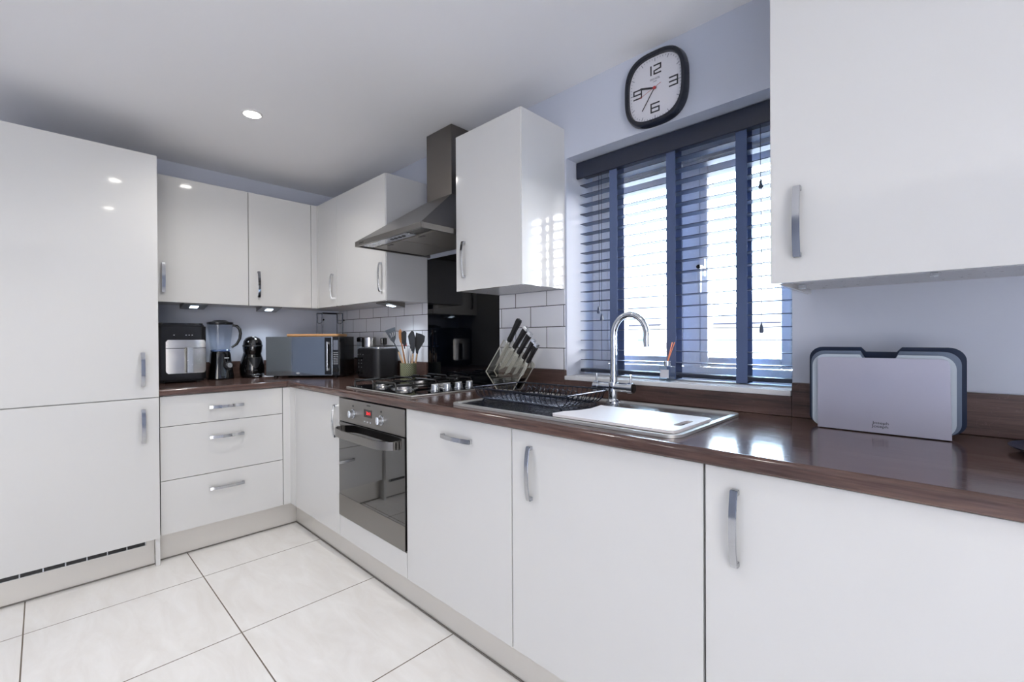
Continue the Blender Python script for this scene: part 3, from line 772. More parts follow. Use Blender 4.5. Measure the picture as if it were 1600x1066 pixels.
kn = [((2.016, 1.140), (2.086, 1.243), .148, 'large black-handled knife with curved butt, topmost in the knife block', .0125),
      ((2.049, 1.110), (2.127, 1.203), .150, 'black-handled knife with steel end cap, second from the top of the block', .0115),
      ((2.076, 1.084), (2.151, 1.178), .142, 'black-handled knife with steel end cap, middle of the five in the block', .0115),
      ((2.108, 1.062), (2.173, 1.146), .106, 'smaller black-handled knife, second from the right in the knife block', .0095),
      ((2.134, 1.044), (2.190, 1.127), .086, 'smallest black-handled knife, lowest at the right of the knife block', .0095)]
for i, (p, q_, bl, lab, hw) in enumerate(kn):
    P = Vector((p[0], 0, p[1])); Q = Vector((q_[0], 0, q_[1])); d = (Q-P).normalized(); n = Vector((-d.z, 0, d.x))
    yk = -.125
    tk = thing('kitchen_knife', lab, 'knife', (P.x, yk, P.z), 'knives in the acrylic block')
    L_ = (Q-P).length
    prof = [(-.0, .7), (.12, .95), (.3, .85), (.55, .95), (.8, 1.12), (.93, 1.15), (1, .8)]
    hp = [P+d*(L_*u)+n*(hw*w_) for u, w_ in prof] + [P+d*(L_*u)-n*(hw*w_*.95) for u, w_ in prof[::-1]]
    ob('knife_handle', MB().prism([(v.x, v.z) for v in hp], 'y', yk-.009, yk+.009, .003), M['black_mt'], tk)
    if i: ob('end_cap', MB().prism([(v.x, v.z) for v in (Q-d*.010+n*hw*1.16, Q+d*.004+n*hw*.8, Q+d*.004-n*hw*.8, Q-d*.010-n*hw*1.16)], 'y', yk-.0095, yk+.0095, .001), M['chrome'], tk)
    S0 = P+d*.002
    bp_ = [S0+n*hw, S0-n*hw, S0-d*(bl*.75)-n*hw, S0-d*bl+n*hw*.9]
    ob('knife_blade', MB().prism([(v.x, v.z) for v in bp_], 'y', yk-.001, yk+.001), M['steel_sink'], tk)
    ob('bolster', MB().prism([(v.x, v.z) for v in (P+n*hw*.95+d*.004, P-n*hw*.95+d*.004, P-n*hw*.95-d*.014, P+n*hw*.95-d*.014)], 'y', yk-.006, yk+.006, .001), M['chrome'], tk)

# ------------------------------------------------------------------ chopping board set
t = thing('chopping_board_stand', 'satin steel chopping board holder with upright front plate on the right of the worktop', 'board holder', (3.37, -.12, .9055))
fy = -.158
fr = ob('front_plate', MB().prism([(3.243, .9075), (3.510, .9075), (3.507, 1.088), (3.503, 1.096), (3.494, 1.100), (3.252, 1.100), (3.246, 1.097), (3.243, 1.090)], 'y', fy, fy+.003, .0006), M['board_steel'], t)
ob('holder_base', MB().box(3.246, 3.507, fy+.0035, -.07, .9058, .9105, .001), M['black_pl'], t)
text('brand_lettering', 'Joseph', M['ink'], fr, .0088, T(3.378, fy-.0002, .9325) @ FACE_NY, width=.033)
text('brand_lettering', 'Joseph', M['ink'], fr, .0088, T(3.377, fy-.0002, .9235) @ FACE_NY, width=.033)
def board(label, y, x0, x1, z0, z1, notch, m, nz=.020):
    r = .032; n0, n1 = notch
    pts = []
    for (cx, cz, a0, rr) in ((x0+r*.6, z0+r*.6, pi, r*.6), (x1-r, z0+r, 1.5*pi, r), (x1-r, z1-r, 0, r)):
        for k in range(8):
            a = a0+pi/2*k/7; pts.append((cx+rr*cos(a), cz+rr*sin(a)))
    pts += [(n1+.010, z1), (n1, z1-nz), (n0, z1-nz), (n0-.010, z1)]
    for k in range(8):
        a = pi/2+pi/2*k/7; pts.append((x0+r+r*cos(a), z1-r+r*sin(a)))
    tag(ob('chopping_board', MB().prism(pts, 'y', y-.0035, y+.0035, .0008), m), label, 'chopping board', 'chopping boards in the steel stand')
board('pale grey chopping board, frontmost in the steel stand', -.143, 3.229, 3.518, .9115, 1.108, (3.345, 3.402), M['board_lt'])
board('mid grey chopping board, second behind the steel front plate', -.122, 3.222, 3.527, .9115, 1.117, (3.344, 3.404), M['board_md'])
board('navy blue chopping board, rearmost in the steel stand', -.100, 3.214, 3.536, .9115, 1.127, (3.343, 3.407), M['board_nv'], .012)

# dark plate at the right edge
t = ob('dark_plate', MB().lathe([(.03, 0), (.085, .002), (.105, .010), (.108, .013), (.084, .006), (.02, .004)], (3.705, -.180, .9058), 48), M['board_nv'])
tag(t, 'dark navy round dish on the worktop at the right edge of the picture', 'dish')

# ------------------------------------------------------------------ reed diffuser
t = thing('reed_diffuser', 'square glass reed diffuser bottle on the windowsill', 'diffuser', (2.72, .028, OZ0+.012))
dz = OZ0+.0125; dx, dy = 2.721, .028
ob('bottle', MB().box(dx-.023, dx+.023, dy-.023, dy+.023, dz, dz+.060, .004), M['bottle'], t)
ob('liquid', MB().box(dx-.019, dx+.019, dy-.019, dy+.019, dz+.005, dz+.022), M['bottle'], t)
ob('paper_label', MB().box(dx-.017, dx+.017, dy-.0245, dy-.0235, dz+.014, dz+.046), M['label'], t)
ob('collar', MB().cyl((dx, dy, dz+.0602), (dx, dy, dz+.078), .0125, n=24), M['chrome'], t)
for (ex, ey, m_) in ((.030, .0, 'reed'), (.019, .004, 'reed'), (-.006, .006, 'reed_g')):
    ob('reed_stick', MB().cyl((dx+ex*.12, dy, dz+.0785), (dx+ex, dy+ey, dz+.150), .0019 if m_ == 'reed' else .0012, n=8), M[m_], t)

# ------------------------------------------------------------------ venetian blind
t = thing('venetian_blind', 'dark navy wooden venetian blind with wide tapes in the window', 'blind', (2.70, .11, OZ0+.012), local=False)
bx0, bx1 = 2.273, 3.138
ob('valance', MB().box(2.266, 3.144, .070, .084, 1.888, 1.962, .003), M['valance'], t)
ob('headrail', MB().box(bx0, bx1, .086, .144, 1.905, 1.960), M['valance'], t)
slat_me = None
for k in range(19):
    z = 1.8625-.0448*k
    q = MB(); q.box(bx0, bx1, .0895, .1395, z-.0014, z+.0014, .0006, 1)
    ob('slat', q, M['slat'], t)
ob('bottom_rail', MB().box(bx0, bx1, .087, .142, 1.000, 1.016, .004), M['valance'], t)
for x in (2.451, 2.711, 2.972):
    ob('ladder_tape', MB().box(x-.019, x+.019, .0858, .0868, .992, 1.9045).box(x-.019, x+.019, .1428, .1438, .992, 1.9045).box(x-.019, x+.019, .0868, .1428, .991, .9925), M['tape'], t)
def cordset(xs, tas):
    for x, z1 in xs: ob('pull_cord', MB().tube([(x, .080, 1.888), (x, .079, z1)], .0011, 6), M['cord'], t)
    for x, z in tas: ob('cord_tassel', MB().lathe([(.0012, .034), (.004, .028), (.0065, .014), (.0075, .006), (.005, .0)], (x, .079, z), 16), M['slat'], t)
cordset([(2.382, 1.295), (2.394, 1.06)], [(2.378, 1.265), (2.394, 1.232)])
cordset([(3.036, 1.70)], [(3.037, 1.668), (3.038, 1.170)])
ob('pull_cord', MB().tube([(3.038, .079, 1.668), (3.038, .079, 1.20)], .0009, 6), M['cord'], t)

# ------------------------------------------------------------------ wall clock
cxk, czk = 2.700, 2.105
t = thing('wall_clock', 'white wall clock with dark rounded-square casing above the window', 'clock', (cxk, -.001, czk))
def squircle(hx, hz, n=64, p=2.9):
    out = []
    for k in range(n):
        a = 2*pi*k/n; c_, s_ = cos(a), sin(a); f = (abs(c_)**p+abs(s_)**p)**(-1/p); out.append((cxk+hx*c_*f, czk+hz*s_*f))
    return out
q = bmesh.new()
def ringv(hx, hz, y): return [q.verts.new((p[0], y, p[1])) for p in squircle(hx, hz)]
R = [ringv(.124, .136, -.001), ringv(.126, .139, -.010), ringv(.122, .136, -.034), ringv(.119, .132, -.038), ringv(.109, .122, -.038), ringv(.107, .120, -.034), ringv(.107, .120, -.020)]
for a, c in zip(R[:-1], R[1:]):
    for k in range(64): q.faces.new((a[k], a[(k+1) % 64], c[(k+1) % 64], c[k]))
bmesh.ops.recalc_face_normals(q, faces=q.faces[:])
ob('casing', MB()._merge(q), M['clock_rim'], t)
fc = ob('dial', MB().prism(squircle(.1065, .1195), 'y', -.022, -.018), M['clock_face'], t)
def digit(ch, x, z, w, h, lw):
    x0, x1, zt, zm, zb = x-w/2, x+w/2, z+h/2, z, z-h/2
    P = {'1': [[(x, zb), (x, zt)]], '2': [[(x0, zt), (x1, zt), (x1, zm), (x0, zm-.004), (x0, zb), (x1, zb)]],
         '3': [[(x0, zt), (x1, zt), (x1, zb), (x0, zb)], [(x0, zm), (x1, zm)]],
         '6': [[(x1, zt), (x0, zt), (x0, zb), (x1, zb), (x1, zm), (x0, zm)]], '9': [[(x0, zb), (x1, zb), (x1, zt), (x0, zt), (x0, zm), (x1, zm)]]}[ch]
    b = MB()
    for s_ in P: b.strip(s_, lw, -.0226, -.02205)
    return b
for ch, x, z, w_ in (('1', -.016, .070, .01), ('2', .010, .070, .026), ('3', .073, .0, .030), ('6', .0, -.073, .032), ('9', -.072, .0, .032)):
    ob('numeral', digit(ch, cxk+x, czk+z, w_, .032, .0054), M['ink'], fc)
b = MB()
for k in range(60):
    a = 2*pi*k/60; c_, s_ = cos(a), sin(a); f = (abs(c_)**2.9+abs(s_)**2.9)**(-1/2.9)
    big = k % 5 == 0
    if big and k % 15 == 0: pass
    r1, r0 = .95, (.86 if big else .92)
    p0 = (cxk+.1065*c_*f*r0, czk+.1195*s_*f*r0); p1 = (cxk+.1065*c_*f*r1, czk+.1195*s_*f*r1)
    b.strip([p0, p1], .0020 if big else .0013, -.0226, -.02205)
ob('minute_marks', b, M['ink_grey'], fc)
text('dial_lettering', 'SPACE HOTEL', M['ink_grey'], fc, .0075, T(cxk+.0, -.0222, czk+.036) @ FACE_NY, width=.040)
text('dial_lettering', 'LONDON', M['ink_grey'], fc, .0035, T(cxk+.0, -.0222, czk+.026) @ FACE_NY, width=.014)
ob('hour_hand', MB().strip([(cxk+.004, czk-.001), (cxk-.056, czk+.015)], .0072, -.0255, -.0245), M['ink'], t)
ob('minute_hand', MB().strip([(cxk, czk), (cxk-.050, czk-.072)], .0034, -.0270, -.0262), M['ink'], t)
ob('second_hand', MB().strip([(cxk+.026, czk+.010), (cxk-.062, czk-.022)], .0012, -.0285, -.0278).cyl((cxk, -.0244, czk), (cxk, -.0290, czk), .0055, n=20), M['red'], t)
ob('dial_glass', MB().prism(squircle(.1064, .1194), 'y', -.0335, -.0325), M['clear'], t)

# ------------------------------------------------------------------ air fryer
t = thing('air_fryer', 'black air fryer with stainless steel drawer front beside the tall cabinet', 'air fryer', (.14, -1.07, .9055))
ax0, ax1, ay0, ay1 = .022, .262, -1.205, -.951
bd = [(p[0], p[1]) for p in rrect(ax0, ax1, ay0, ay1, 0, .035, 6)]
ob('body', MB().prism(bd, 'z', .914, 1.245).lathe([(.0, 0)], (0,0,0)) if False else MB().prism(bd, 'z', .914, 1.248, .010, 3), M['black_pl'], t)
ob('top_panel', MB().prism([(p[0], p[1]) for p in rrect(ax0+.012, ax1-.012, ay0+.012, ay1-.012, 0, .03, 6)], 'z', 1.2485, 1.258, .003), M['black_gl'], t)
ob('foot', MB().cyl((ax1-.04, ay1-.04, .9057), (ax1-.04, ay1-.04, .9138), .012), M['black_mt'], t)
ob('foot', MB().cyl((ax1-.04, ay0+.04, .9057), (ax1-.04, ay0+.04, .9138), .012), M['black_mt'], t)
ob('foot', MB().cyl((ax0+.04, ay1-.04, .9057), (ax0+.04, ay1-.04, .9138), .012), M['black_mt'], t)
ob('foot', MB().cyl((ax0+.04, ay0+.04, .9057), (ax0+.04, ay0+.04, .9138), .012), M['black_mt'], t)
def curved_panel(y0, y1, z0, z1, x, bulge, r, th=.004, n=20):
    """bulging plate facing +x with rounded corners"""
    q = bmesh.new(); cols = []
    for i in range(n+1):
        u = i/n; y = y0+(y1-y0)*u; d_ = min(y-y0, y1-y)
        cut = 0 if d_ >= r else r-math.sqrt(max(0, r*r-(r-d_)**2))
        xx = x+bulge*(1-(2*u-1)**2)
        cols.append((y, xx, z0+cut[0] if isinstance(cut, tuple) else z0+cut*(1 if curved_panel.lo else 0), z1-cut*(1 if curved_panel.hi else 0)))
    fr_ = []; bk = []
    for (y, xx, a, c) in cols:
        fr_.append((q.verts.new((xx, y, a)), q.verts.new((xx, y, c)))); bk.append((q.verts.new((x-th, y, a)), q.verts.new((x-th, y, c))))
    for i in range(n):
        q.faces.new((fr_[i][0], fr_[i+1][0], fr_[i+1][1], fr_[i][1])); q.faces.new((bk[i][0], bk[i][1], bk[i+1][1], bk[i+1][0]))
        q.faces.new((fr_[i][1], fr_[i+1][1], bk[i+1][1], bk[i][1])); q.faces.new((fr_[i][0], bk[i][0], bk[i+1][0], fr_[i+1][0]))
    q.faces.new((fr_[0][0], fr_[0][1], bk[0][1], bk[0][0])); q.faces.new((fr_[-1][0], bk[-1][0], bk[-1][1], fr_[-1][1]))
    bmesh.ops.recalc_face_normals(q, faces=q.faces[:]); return MB()._merge(q)
curved_panel.lo, curved_panel.hi = False, True
ob('steel_fascia', curved_panel(-1.155, -.960, 1.111, 1.158, ax1+.0045, .007, .012), M['steel_sink'], t)
curved_panel.lo, curved_panel.hi = True, False
dr = ob('drawer', curved_panel(-1.155, -.960, .962, 1.1075, ax1+.0045, .007, .012), M['steel_sink'], t)
hd = ob('drawer_handle', MB().box(ax1+.011, ax1+.045, -1.064, -1.030, .966, 1.112, .004), M['black_mt'], dr)
ob('handle_plate', MB().box(ax1+.0455, ax1+.0485, -1.060, -1.032, .966, 1.114, .001), M['silver'], hd)
b = MB()
for k, yy in enumerate((-1.118, -1.06, -1.045, -1.03)): b.box(ax1+.0002, ax1+.0012, yy, yy+.006, 1.185, 1.188)
ob('control_icons', b, M['icon'], t)

# ------------------------------------------------------------------ blender
t = thing('jug_blender', 'black jug blender with clear jug beside the air fryer', 'blender', (.10, -.846, .9055))
bx, by = .105, -.846
ob('motor_base', MB().lathe([(.066, 0), (.071, .004), (.070, .025), (.060, .10), (.055, .160), (.050, .176), (.02, .178)], (bx, by, .9057), 40, sup=3), M['black_gl'], t)
dl = ob('speed_dial', MB().cyl((bx+.058, by+.026, .992), (bx+.078, by+.030, .994), .024, n=32), M['black_mt'], t)
ob('dial_cap', MB().cyl((bx+.0782, by+.030, .994), (bx+.088, by+.032, .995), .017, .0155, n=32), M['silver'], dl)
jz = 1.084
b = MB(); b.lathe([(.048, 0), (.052, .02), (.062, .10), (.069, .172)], (bx, by, jz), 40, sup=2.6)
# open the ends of the jug
bmesh.ops.delete(b.bm, geom=[f for f in b.bm.faces if len(f.verts) > 10], context='FACES')
jg = ob('jug', b, M['jar'], t)
ob('jug_collar', MB().lathe([(.052, 0), (.0535, .006), (.050, .012)], (bx, by, jz-.0015), 40, sup=2.6), mat('blue_tinted_collar', (70,90,130), .2, var=.03), t)
ob('lid', MB().lathe([(.068, 0), (.0715, .004), (.071, .014), (.045, .020), (.03, .028), (.02, .029)], (bx, by, jz+.1725), 40, sup=2.6), M['black_pl'], t)
hx_ = bx+.030; 
ob('jug_handle', MB().tube([(bx+.02, by+.066, jz+.168), (bx+.025, by+.088, jz+.164), (bx+.03, by+.104, jz+.145), (bx+.03, by+.109, jz+.115), (bx+.03, by+.104, jz+.080), (bx+.025, by+.088, jz+.046), (bx+.02, by+.058, jz+.022)], [.007,.009,.0095,.009,.0085,.008,.006], 12), M['black_pl'], t)
text('brand_lettering', 'BREVILLE' if False else '•••', M['icon'], t, .004, T(bx+.0605, by+.018, 1.045) @ FACE_PX, width=.02) if False else None
ob('badge', MB().box(bx+.0575, bx+.060, by+.008, by+.034, 1.038, 1.044, .0005), M['icon'], t)

# ------------------------------------------------------------------ capsule coffee machine
t = thing('capsule_coffee_machine', 'small rounded gloss black coffee machine between blender and microwave', 'coffee machine', (.115, -.662, .9055))
mx_, my_ = .112, -.662
b = MB(); b.lathe([(.060, 0), (.069, .004), (.074, .030), (.076, .060), (.073, .090), (.065, .120), (.056, .148), (.052, .165)], (mx_, my_, .9057), 40, sx=1.05)
ob('body', b, M['black_gl'], t)
b = MB(); b.lathe([(.050, 0), (.055, .015), (.058, .040), (.058, .062), (.053, .086), (.042, .104), (.024, .115), (.004, .118)], (mx_+.010, my_, 1.062), 40, sx=1.1)
ob('head', b, M['black_gl'], t)
ob('side_ring', MB().lathe([(.0585, 0), (.0600, .004), (.0585, .008)], (mx_+.010, my_, 1.112), 40, sx=1.1), M['black_mt'], t)
fp = ob('front_recess', MB().lathe([(.0395, 0), (.0395, .09)], (mx_+.042, my_, .950), 32, sx=.95), M['silicone_b'], t)
ob('drip_tray', MB().lathe([(.044, 0), (.047, .006), (.045, .016), (.03, .018)], (mx_+.050, my_, .9062), 32), M['black_pl'], t)
ob('tray_ring', MB().tube([(mx_+.050+.036*cos(a), my_+.036*sin(a), .9255) for a in [2*pi*k/32 for k in range(32)]], .0018, 6, True), M['silver'], t)
ob('button_lever', MB().lathe([(.020, 0), (.020, .004), (.012, .006)], (mx_+.025, my_, 1.1745), 24), M['silver'], t)
ob('badge', MB().box(mx_+.0965, mx_+.0985, my_-.014, my_+.012, .911, .916, .0005), M['icon'], t)

# ------------------------------------------------------------------ paper under the microwave
tag(ob('paper_sheet', MB().prism([(.145, -.640), (.215, -.530), (.150, -.48), (.06, -.50), (.05, -.60)], 'z', .9056, .9064), M['paper']), 'white sheet of paper lying between coffee machine and microwave', 'paper')

# ------------------------------------------------------------------ microwave (stands across the corner)
mwz = .9056
def mwlocal(px, pz): return px
t = thing('microwave', 'black microwave with mirrored door set across the corner', 'microwave', (.4315, -.4465, mwz), rotz=pi/4-.015, local=True)
W2 = .2415; Dp = .262; H0, H1 = .012, .270
ob('casing', MB().box(-W2, W2, 0, Dp, H0, H1, .003), M['black_pl'], t)
for fx in (-.2, .2):
    for fy_ in (.03, .23): ob('foot', MB().cyl((fx, fy_, 0), (fx, fy_, .0118), .014, n=16), M['black_mt'], t)
dr = ob('door', MB().box(-W2, .195, -.018, -.0005, H0, H1, .003), M['mirror_door'], t)
ob('dark_strip', MB().box(.146, .192, -.0195, -.0182, H0+.008, H1-.008), M['black_gl'], dr)
ob('door_handle', MB().box(.163, .173, -.040, -.032, .045, .235, .002).box(.163, .173, -.032, -.0197, .047, .060).box(.163, .173, -.032, -.0197, .220, .233), M['silver'], dr)
ob('badge', MB().lathe([(.012, 0), (.012, .001)], (0,0,0), 24, sy=.5, mtx=T(-.03, -.0182, .030) @ Matrix.Rotation(pi/2, 4, 'X')), M['icon'], dr)
cp = ob('control_panel', MB().box(.1955, W2, -.018, -.0005, H0, H1, .002), M['black_gl'], t)
ob('display', MB().box(.203, .234, -.0192, -.0182, .182, .246), M['display'], cp)
for r_ in range(7):
    ob('button_row', MB().box(.204, .213, -.0192, -.0182, .088+.0125*r_, .0925+.0125*r_).box(.2155, .2225, -.0192, -.0182, .088+.0125*r_, .0925+.0125*r_).box(.225, .233, -.0192, -.0182, .088+.0125*r_, .0925+.0125*r_), M['icon'], cp)
ob('knob', MB().cyl((.2185, -.0182, .050), (.2185, -.030, .050), .015, n=28), M['black_mt'], cp)
t2 = thing('wooden_tray', 'thin pale wooden board lying on top of the microwave', 'wooden board', (.4315, -.4465, mwz+.2705), rotz=pi/4-.015, local=True)
ob('tray_board', MB().prism([(p[0], p[1]) for p in rrect(-.125, .222, .01, .20, 0, .02)], 'z', .0005, .017, .004), M['bamboo'], t2)
for o_ in list(t2.children):
    pass

# ------------------------------------------------------------------ wire rack in the corner
t = thing('wire_corner_rack', 'black wire rack standing in the corner behind the microwave', 'wire rack', (.08, -.11, .9055))
xa, xb, ya, yb, zt = .030, .128, -.190, -.032, 1.356
for yy in (ya, yb):
    e = ob('end_frame', MB().tube([(xa, yy, .9075), (xa, yy, zt), (xb, yy, zt), (xb, yy, .9075)], .0032, 8), M['black_wire'], t)
    ob('hook', MB().tube([(xa+.006, yy, zt)] + [(xa+.049-.042*cos(pi*k/10), yy, zt-.065-.012*sin(pi*k/10)) if 0 < k < 10 else ((xa+.010 if k == 0 else xb-.010), yy, zt-.045) for k in range(11)] + [(xb-.006, yy, zt)], .0022, 6), M['black_wire'], t)
    ob('ball_knob', MB().lathe([(.001, -.007), (.006, -.004), (.0075, 0), (.006, .004), (.001, .007)], (xb+.010, yy+.004, zt-.052), 16), M['black_pl'], t)
ob('cross_bar', MB().tube([(xb, ya, zt), (xb, yb, zt)], .0032, 8).tube([(xa, ya, zt), (xa, yb, zt)], .0032, 8).tube([(xa, ya, 1.1), (xa, yb, 1.1)], .003, 8), M['black_wire'], t)

# ------------------------------------------------------------------ toaster
t = thing('toaster', 'matt black four-slice toaster between microwave and utensil pot', 'toaster', (.83, -.13, .9055))
tx0, tx1, ty0, ty1 = .700, .960, -.222, -.045
ob('body', MB().prism([(p[0], p[1]) for p in rrect(tx0, tx1, ty0, ty1, 0, .042, 8)], 'z', .913, 1.098, .006, 3), M['black_mt'], t)
ob('base', MB().prism([(p[0], p[1]) for p in rrect(tx0+.006, tx1-.006, ty0+.006, ty1-.006, 0, .036, 8)], 'z', .9057, .9128), M['black_gl'], t)
tp = ob('top_trim', MB().prism([(p[0], p[1]) for p in rrect(tx0+.008, tx1-.008, ty0+.008, ty1-.008, 0, .036, 8)], 'z', 1.0985, 1.104, .0015), M['silver'], t)
for k in range(4): ob('bread_slot', MB().box(tx0+.035+.052*k, tx0+.057+.052*k, ty0+.03, ty1-.03, 1.1042, 1.1052), M['black_mt'], tp)
b = MB()
for k, (ix, iz) in enumerate(((.735, 1.055), (.765, 1.058), (.80, 1.055), (.745, 1.02), (.78, 1.02), (.745, 1.0), (.78, 1.0), (.745, .975), (.78, .975))): b.box(ix, ix+.008, ty0-.0008, ty0-.0002, iz, iz+.004)
ob('control_icons', b, M['icon'], t)
for ix in (.745, .79):
    ob('lever', MB().box(ix-.016, ix+.016, ty0-.024, ty0-.0005, 1.030, 1.040, .003), M['black_gl'], t)
    ob('dial', MB().cyl((ix, ty0-.0005, .945), (ix, ty0-.014, .945), .013, n=24), M['black_gl'], t)

# steel canister and jars behind the toaster
t = thing('steel_canister', 'short brushed steel canister behind the toaster', 'canister', (.630, -.085, .9055))
ob('canister_body', MB().lathe([(.046, 0), (.048, .004), (.048, .262), (.044, .266)], (.630, -.085, .9057), 32), M['steel_sink'], t)
for (x, lab) in ((.515, 'black-lidded jar between the wire rack and the steel canister'), (.7405, None)):
    if lab is None: continue
    t = thing('storage_jar', lab, 'jar', (x, -.075, .9055))
    ob('jar_body', MB().lathe([(.034, 0), (.036, .004), (.036, .225), (.03, .232)], (x, -.075, .9057), 28), M['bottle'], t)
    ob('jar_lid', MB().lathe([(.034, 0), (.037, .003), (.037, .028), (.030, .034)], (x, -.075, 1.1382), 28), M['black_gl'], t)
tag(ob('wall_socket', MB().box(.700, .835, -.020, -.0085, 1.115, 1.198, .003), M['white_pl']), 'white double wall socket on the tiles above the toaster', 'socket')
t = thing('adaptor_plug', 'black plug pushed into the wall socket above the toaster', 'plug', (.735, -.035, 1.13))
ob('plug_body', MB().box(.712, .758, -.048, -.0205, 1.120, 1.166, .006), M['black_gl'], t)
ob('plug_lead', MB().tube([(.735, -.034, 1.1198), (.735, -.034, 1.112), (.738, -.030, 1.108)], .003, 6), M['black_mt'], t)
t = thing('spice_bottle', 'small white bottle with a red cap half hidden behind the utensils', 'bottle', (1.02, -.06, .9055))
ob('bottle_body', MB().lathe([(.020, 0), (.022, .004), (.022, .190), (.010, .205)], (1.02, -.05, .9057), 24), M['white_pl'], t)
ob('cap', MB().lathe([(.011, 0), (.012, .002), (.011, .022)], (1.02, -.05, 1.1112), 20), M['red'], t)

# ------------------------------------------------------------------ utensil pot and utensils
potx, poty = 1.135, -.100
RTV = Vector((.719, .695, 0)); FWV = Vector((-.695, .719, 0))
t = thing('utensil_pot', 'green diamond-patterned utensil pot beside the black glass splashback', 'pot', (potx, poty, .9055), local=True)
b = MB(); b.lathe([(.047, 0), (.049, .003), (.049, .104), (.0465, .104), (.0460, .010), (.001, .009)], (0,0,0), 48)
ob('pot_wall', b, M['pot'], t)
PC = Vector((potx, poty, .9055)); K = .00392
def uten(label, head_m, hand_m, foot, neck, top, headpoly, depth, handle_r=.0065, name='kitchen_utensil', thick=.004, slots=None, split=.5):
    """foot/neck/top: (px right of pot centre, px above pot base) in steps of about 4 mm; depth shift along the view"""
    def W(u, v, dd=0): return PC + RTV*(u*K) + FWV*(depth+dd) + Vector((0, 0, v*K))
    a, n_, tt = W(*foot), W(*neck), W(*top)
    t = thing(name, label, 'utensil', a, 'utensils in the green pot')
    ob('handle', MB().tube([a, a*.5+n_*.5, n_], [handle_r*.9, handle_r, handle_r*.85], 10), M[hand_m], t)
    b = MB(); b.tube([n_+(tt-n_)*.002, tt], [.0042, .0035], 8)
    q = bmesh.new(); pts = [Vector((u*K, v*K)) for u, v in headpoly]
    def V(p, s_): return PC+RTV*p.x+Vector((0, 0, p.y))+FWV*(depth+s_*thick/2)
    if slots:
        es = []
        for loop in [pts]+[[Vector((u*K, v*K)) for u, v in s_] for s_ in slots]:
            vs = [q.verts.new(V(p, -1)) for p in loop]
            for i in range(len(vs)): es.append(q.edges.new((vs[i], vs[(i+1) % len(vs)])))
        bmesh.ops.triangle_fill(q, use_beauty=True, edges=es)
    else: q.faces.new([q.verts.new(V(p, -1)) for p in pts])
    r = bmesh.ops.extrude_face_region(q, geom=q.faces[:])
    for g in r['geom']:
        if isinstance(g, bmesh.types.BMVert): g.co += FWV*thick
    bmesh.ops.recalc_face_normals(q, faces=q.faces[:]); b._merge(q)
    ob('head', b, M[head_m], t)
    return t
# coordinates: u right of pot centre (645), v above base (589)
uten('dark grey slotted spatula with pale wooden handle leaning left', 'silicone', 'beech', (-3, 5), (-17, 44), (-26, 62),
     [(-24, 57), (-29, 62), (-38, 77), (-31, 80), (-22, 83), (-21, 66), (-22.5, 62)], .028, slots=[[(-31, 72.5), (-29, 73.5), (-27, 67), (-28.3, 66)], [(-27.8, 74), (-25.8, 75), (-24.8, 68), (-26, 67)], [(-24.8, 75.5), (-23, 76), (-22.6, 69), (-24, 68.5)]])
uten('orange-brown wooden spatula standing behind the slotted spatula', 'oak', 'oak', (-2, 6), (-10, 52), (-13, 68), [(-15, 66), (-15.5, 76), (-12.5, 80), (-10.5, 75), (-11, 60), (-13, 58)], .010, handle_r=.005)
uten('black-headed utensil with slim white handle left of centre in the pot', 'silicone_b', 'white_pl', (2, 5), (-5, 49), (-6, 60), [(-9, 58), (-10, 74), (-5, 77), (-2, 74), (-2.5, 56), (-5, 52)], -.012, handle_r=.0048)
uten('dark brown wooden spoon at the back of the pot', 'walnut', 'walnut', (0, 5), (2, 54), (3, 62), [(0, 58), (-1.5, 70), (2, 75), (6, 71), (6, 60), (3, 54)], .030, handle_r=.005)
uten('black-headed utensil with white handle right of centre in the pot', 'silicone_b', 'white_pl', (0, 5), (3.5, 49), (4, 58), [(1.5, 56), (-.5, 68), (3, 73), (8, 70), (8, 55), (5, 51)], .004, handle_r=.0048)
uten('grey silicone spoon with pale wooden handle on the right side of pot', 'silicone', 'beech', (5, 5), (8.5, 41.5), (9, 52), [(6, 46), (4, 60), (4, 72), (6.5, 77), (10, 75), (12, 66), (11.5, 50), (10, 42)], -.022)
uten('wide dark silicone turner with pale handle furthest right in the pot', 'silicone_b', 'beech', (8, 5), (13.5, 41), (15, 46), [(12, 42), (10, 58), (12, 74), (22, 71), (26, 68), (25, 60), (16, 46), (15, 41)], .0)

# ------------------------------------------------------------------ downlights
def downlight(x, y, label, e=1):
    t = thing('ceiling_downlight', label, 'ceiling light', (x, y, CZ), 'recessed ceiling downlights')
    ob('bezel', MB().lathe([(.046, 0), (.047, -.003), (.040, -.006), (.033, -.003)], (x, y, CZ-.0005), 40), M['frost'], t)
    ob('lamp_face', MB().cyl((x, y, CZ-.0066), (x, y, CZ-.0085), .031, n=32), M['lamp'], t)
    l = bpy.data.lights.new('downlight', 'SPOT'); l.energy = 30*e; l.spot_size = radians(150); l.spot_blend = .9; l.shadow_soft_size = .03; l.color = (1, .965, .92)
    o = bpy.data.objects.new('downlight_beam', l); COL.objects.link(o); o.location = (x, y, CZ-.016)
downlight(1.025, -.918, 'round recessed ceiling downlight above the drawer cabinet, glowing white')
for x, y, e_ in ((1.93, -1.29, .7), (2.84, -1.25, .2), (1.93, -2.6, 1.1), (4.6, -2.6, .3)):
    downlight(x, y, 'round recessed ceiling downlight outside the picture', e_)

# under-cabinet light sources
for (x, y) in LIGHTS:
    l = bpy.data.lights.new('cabinet_lamp', 'SPOT'); l.energy = 4; l.spot_size = radians(140); l.spot_blend = 1; l.shadow_soft_size = .03; l.color = (.80, .90, 1)
    o = bpy.data.objects.new('cabinet_lamp_beam', l); COL.objects.link(o); o.location = (x, y, UZ0-.045)

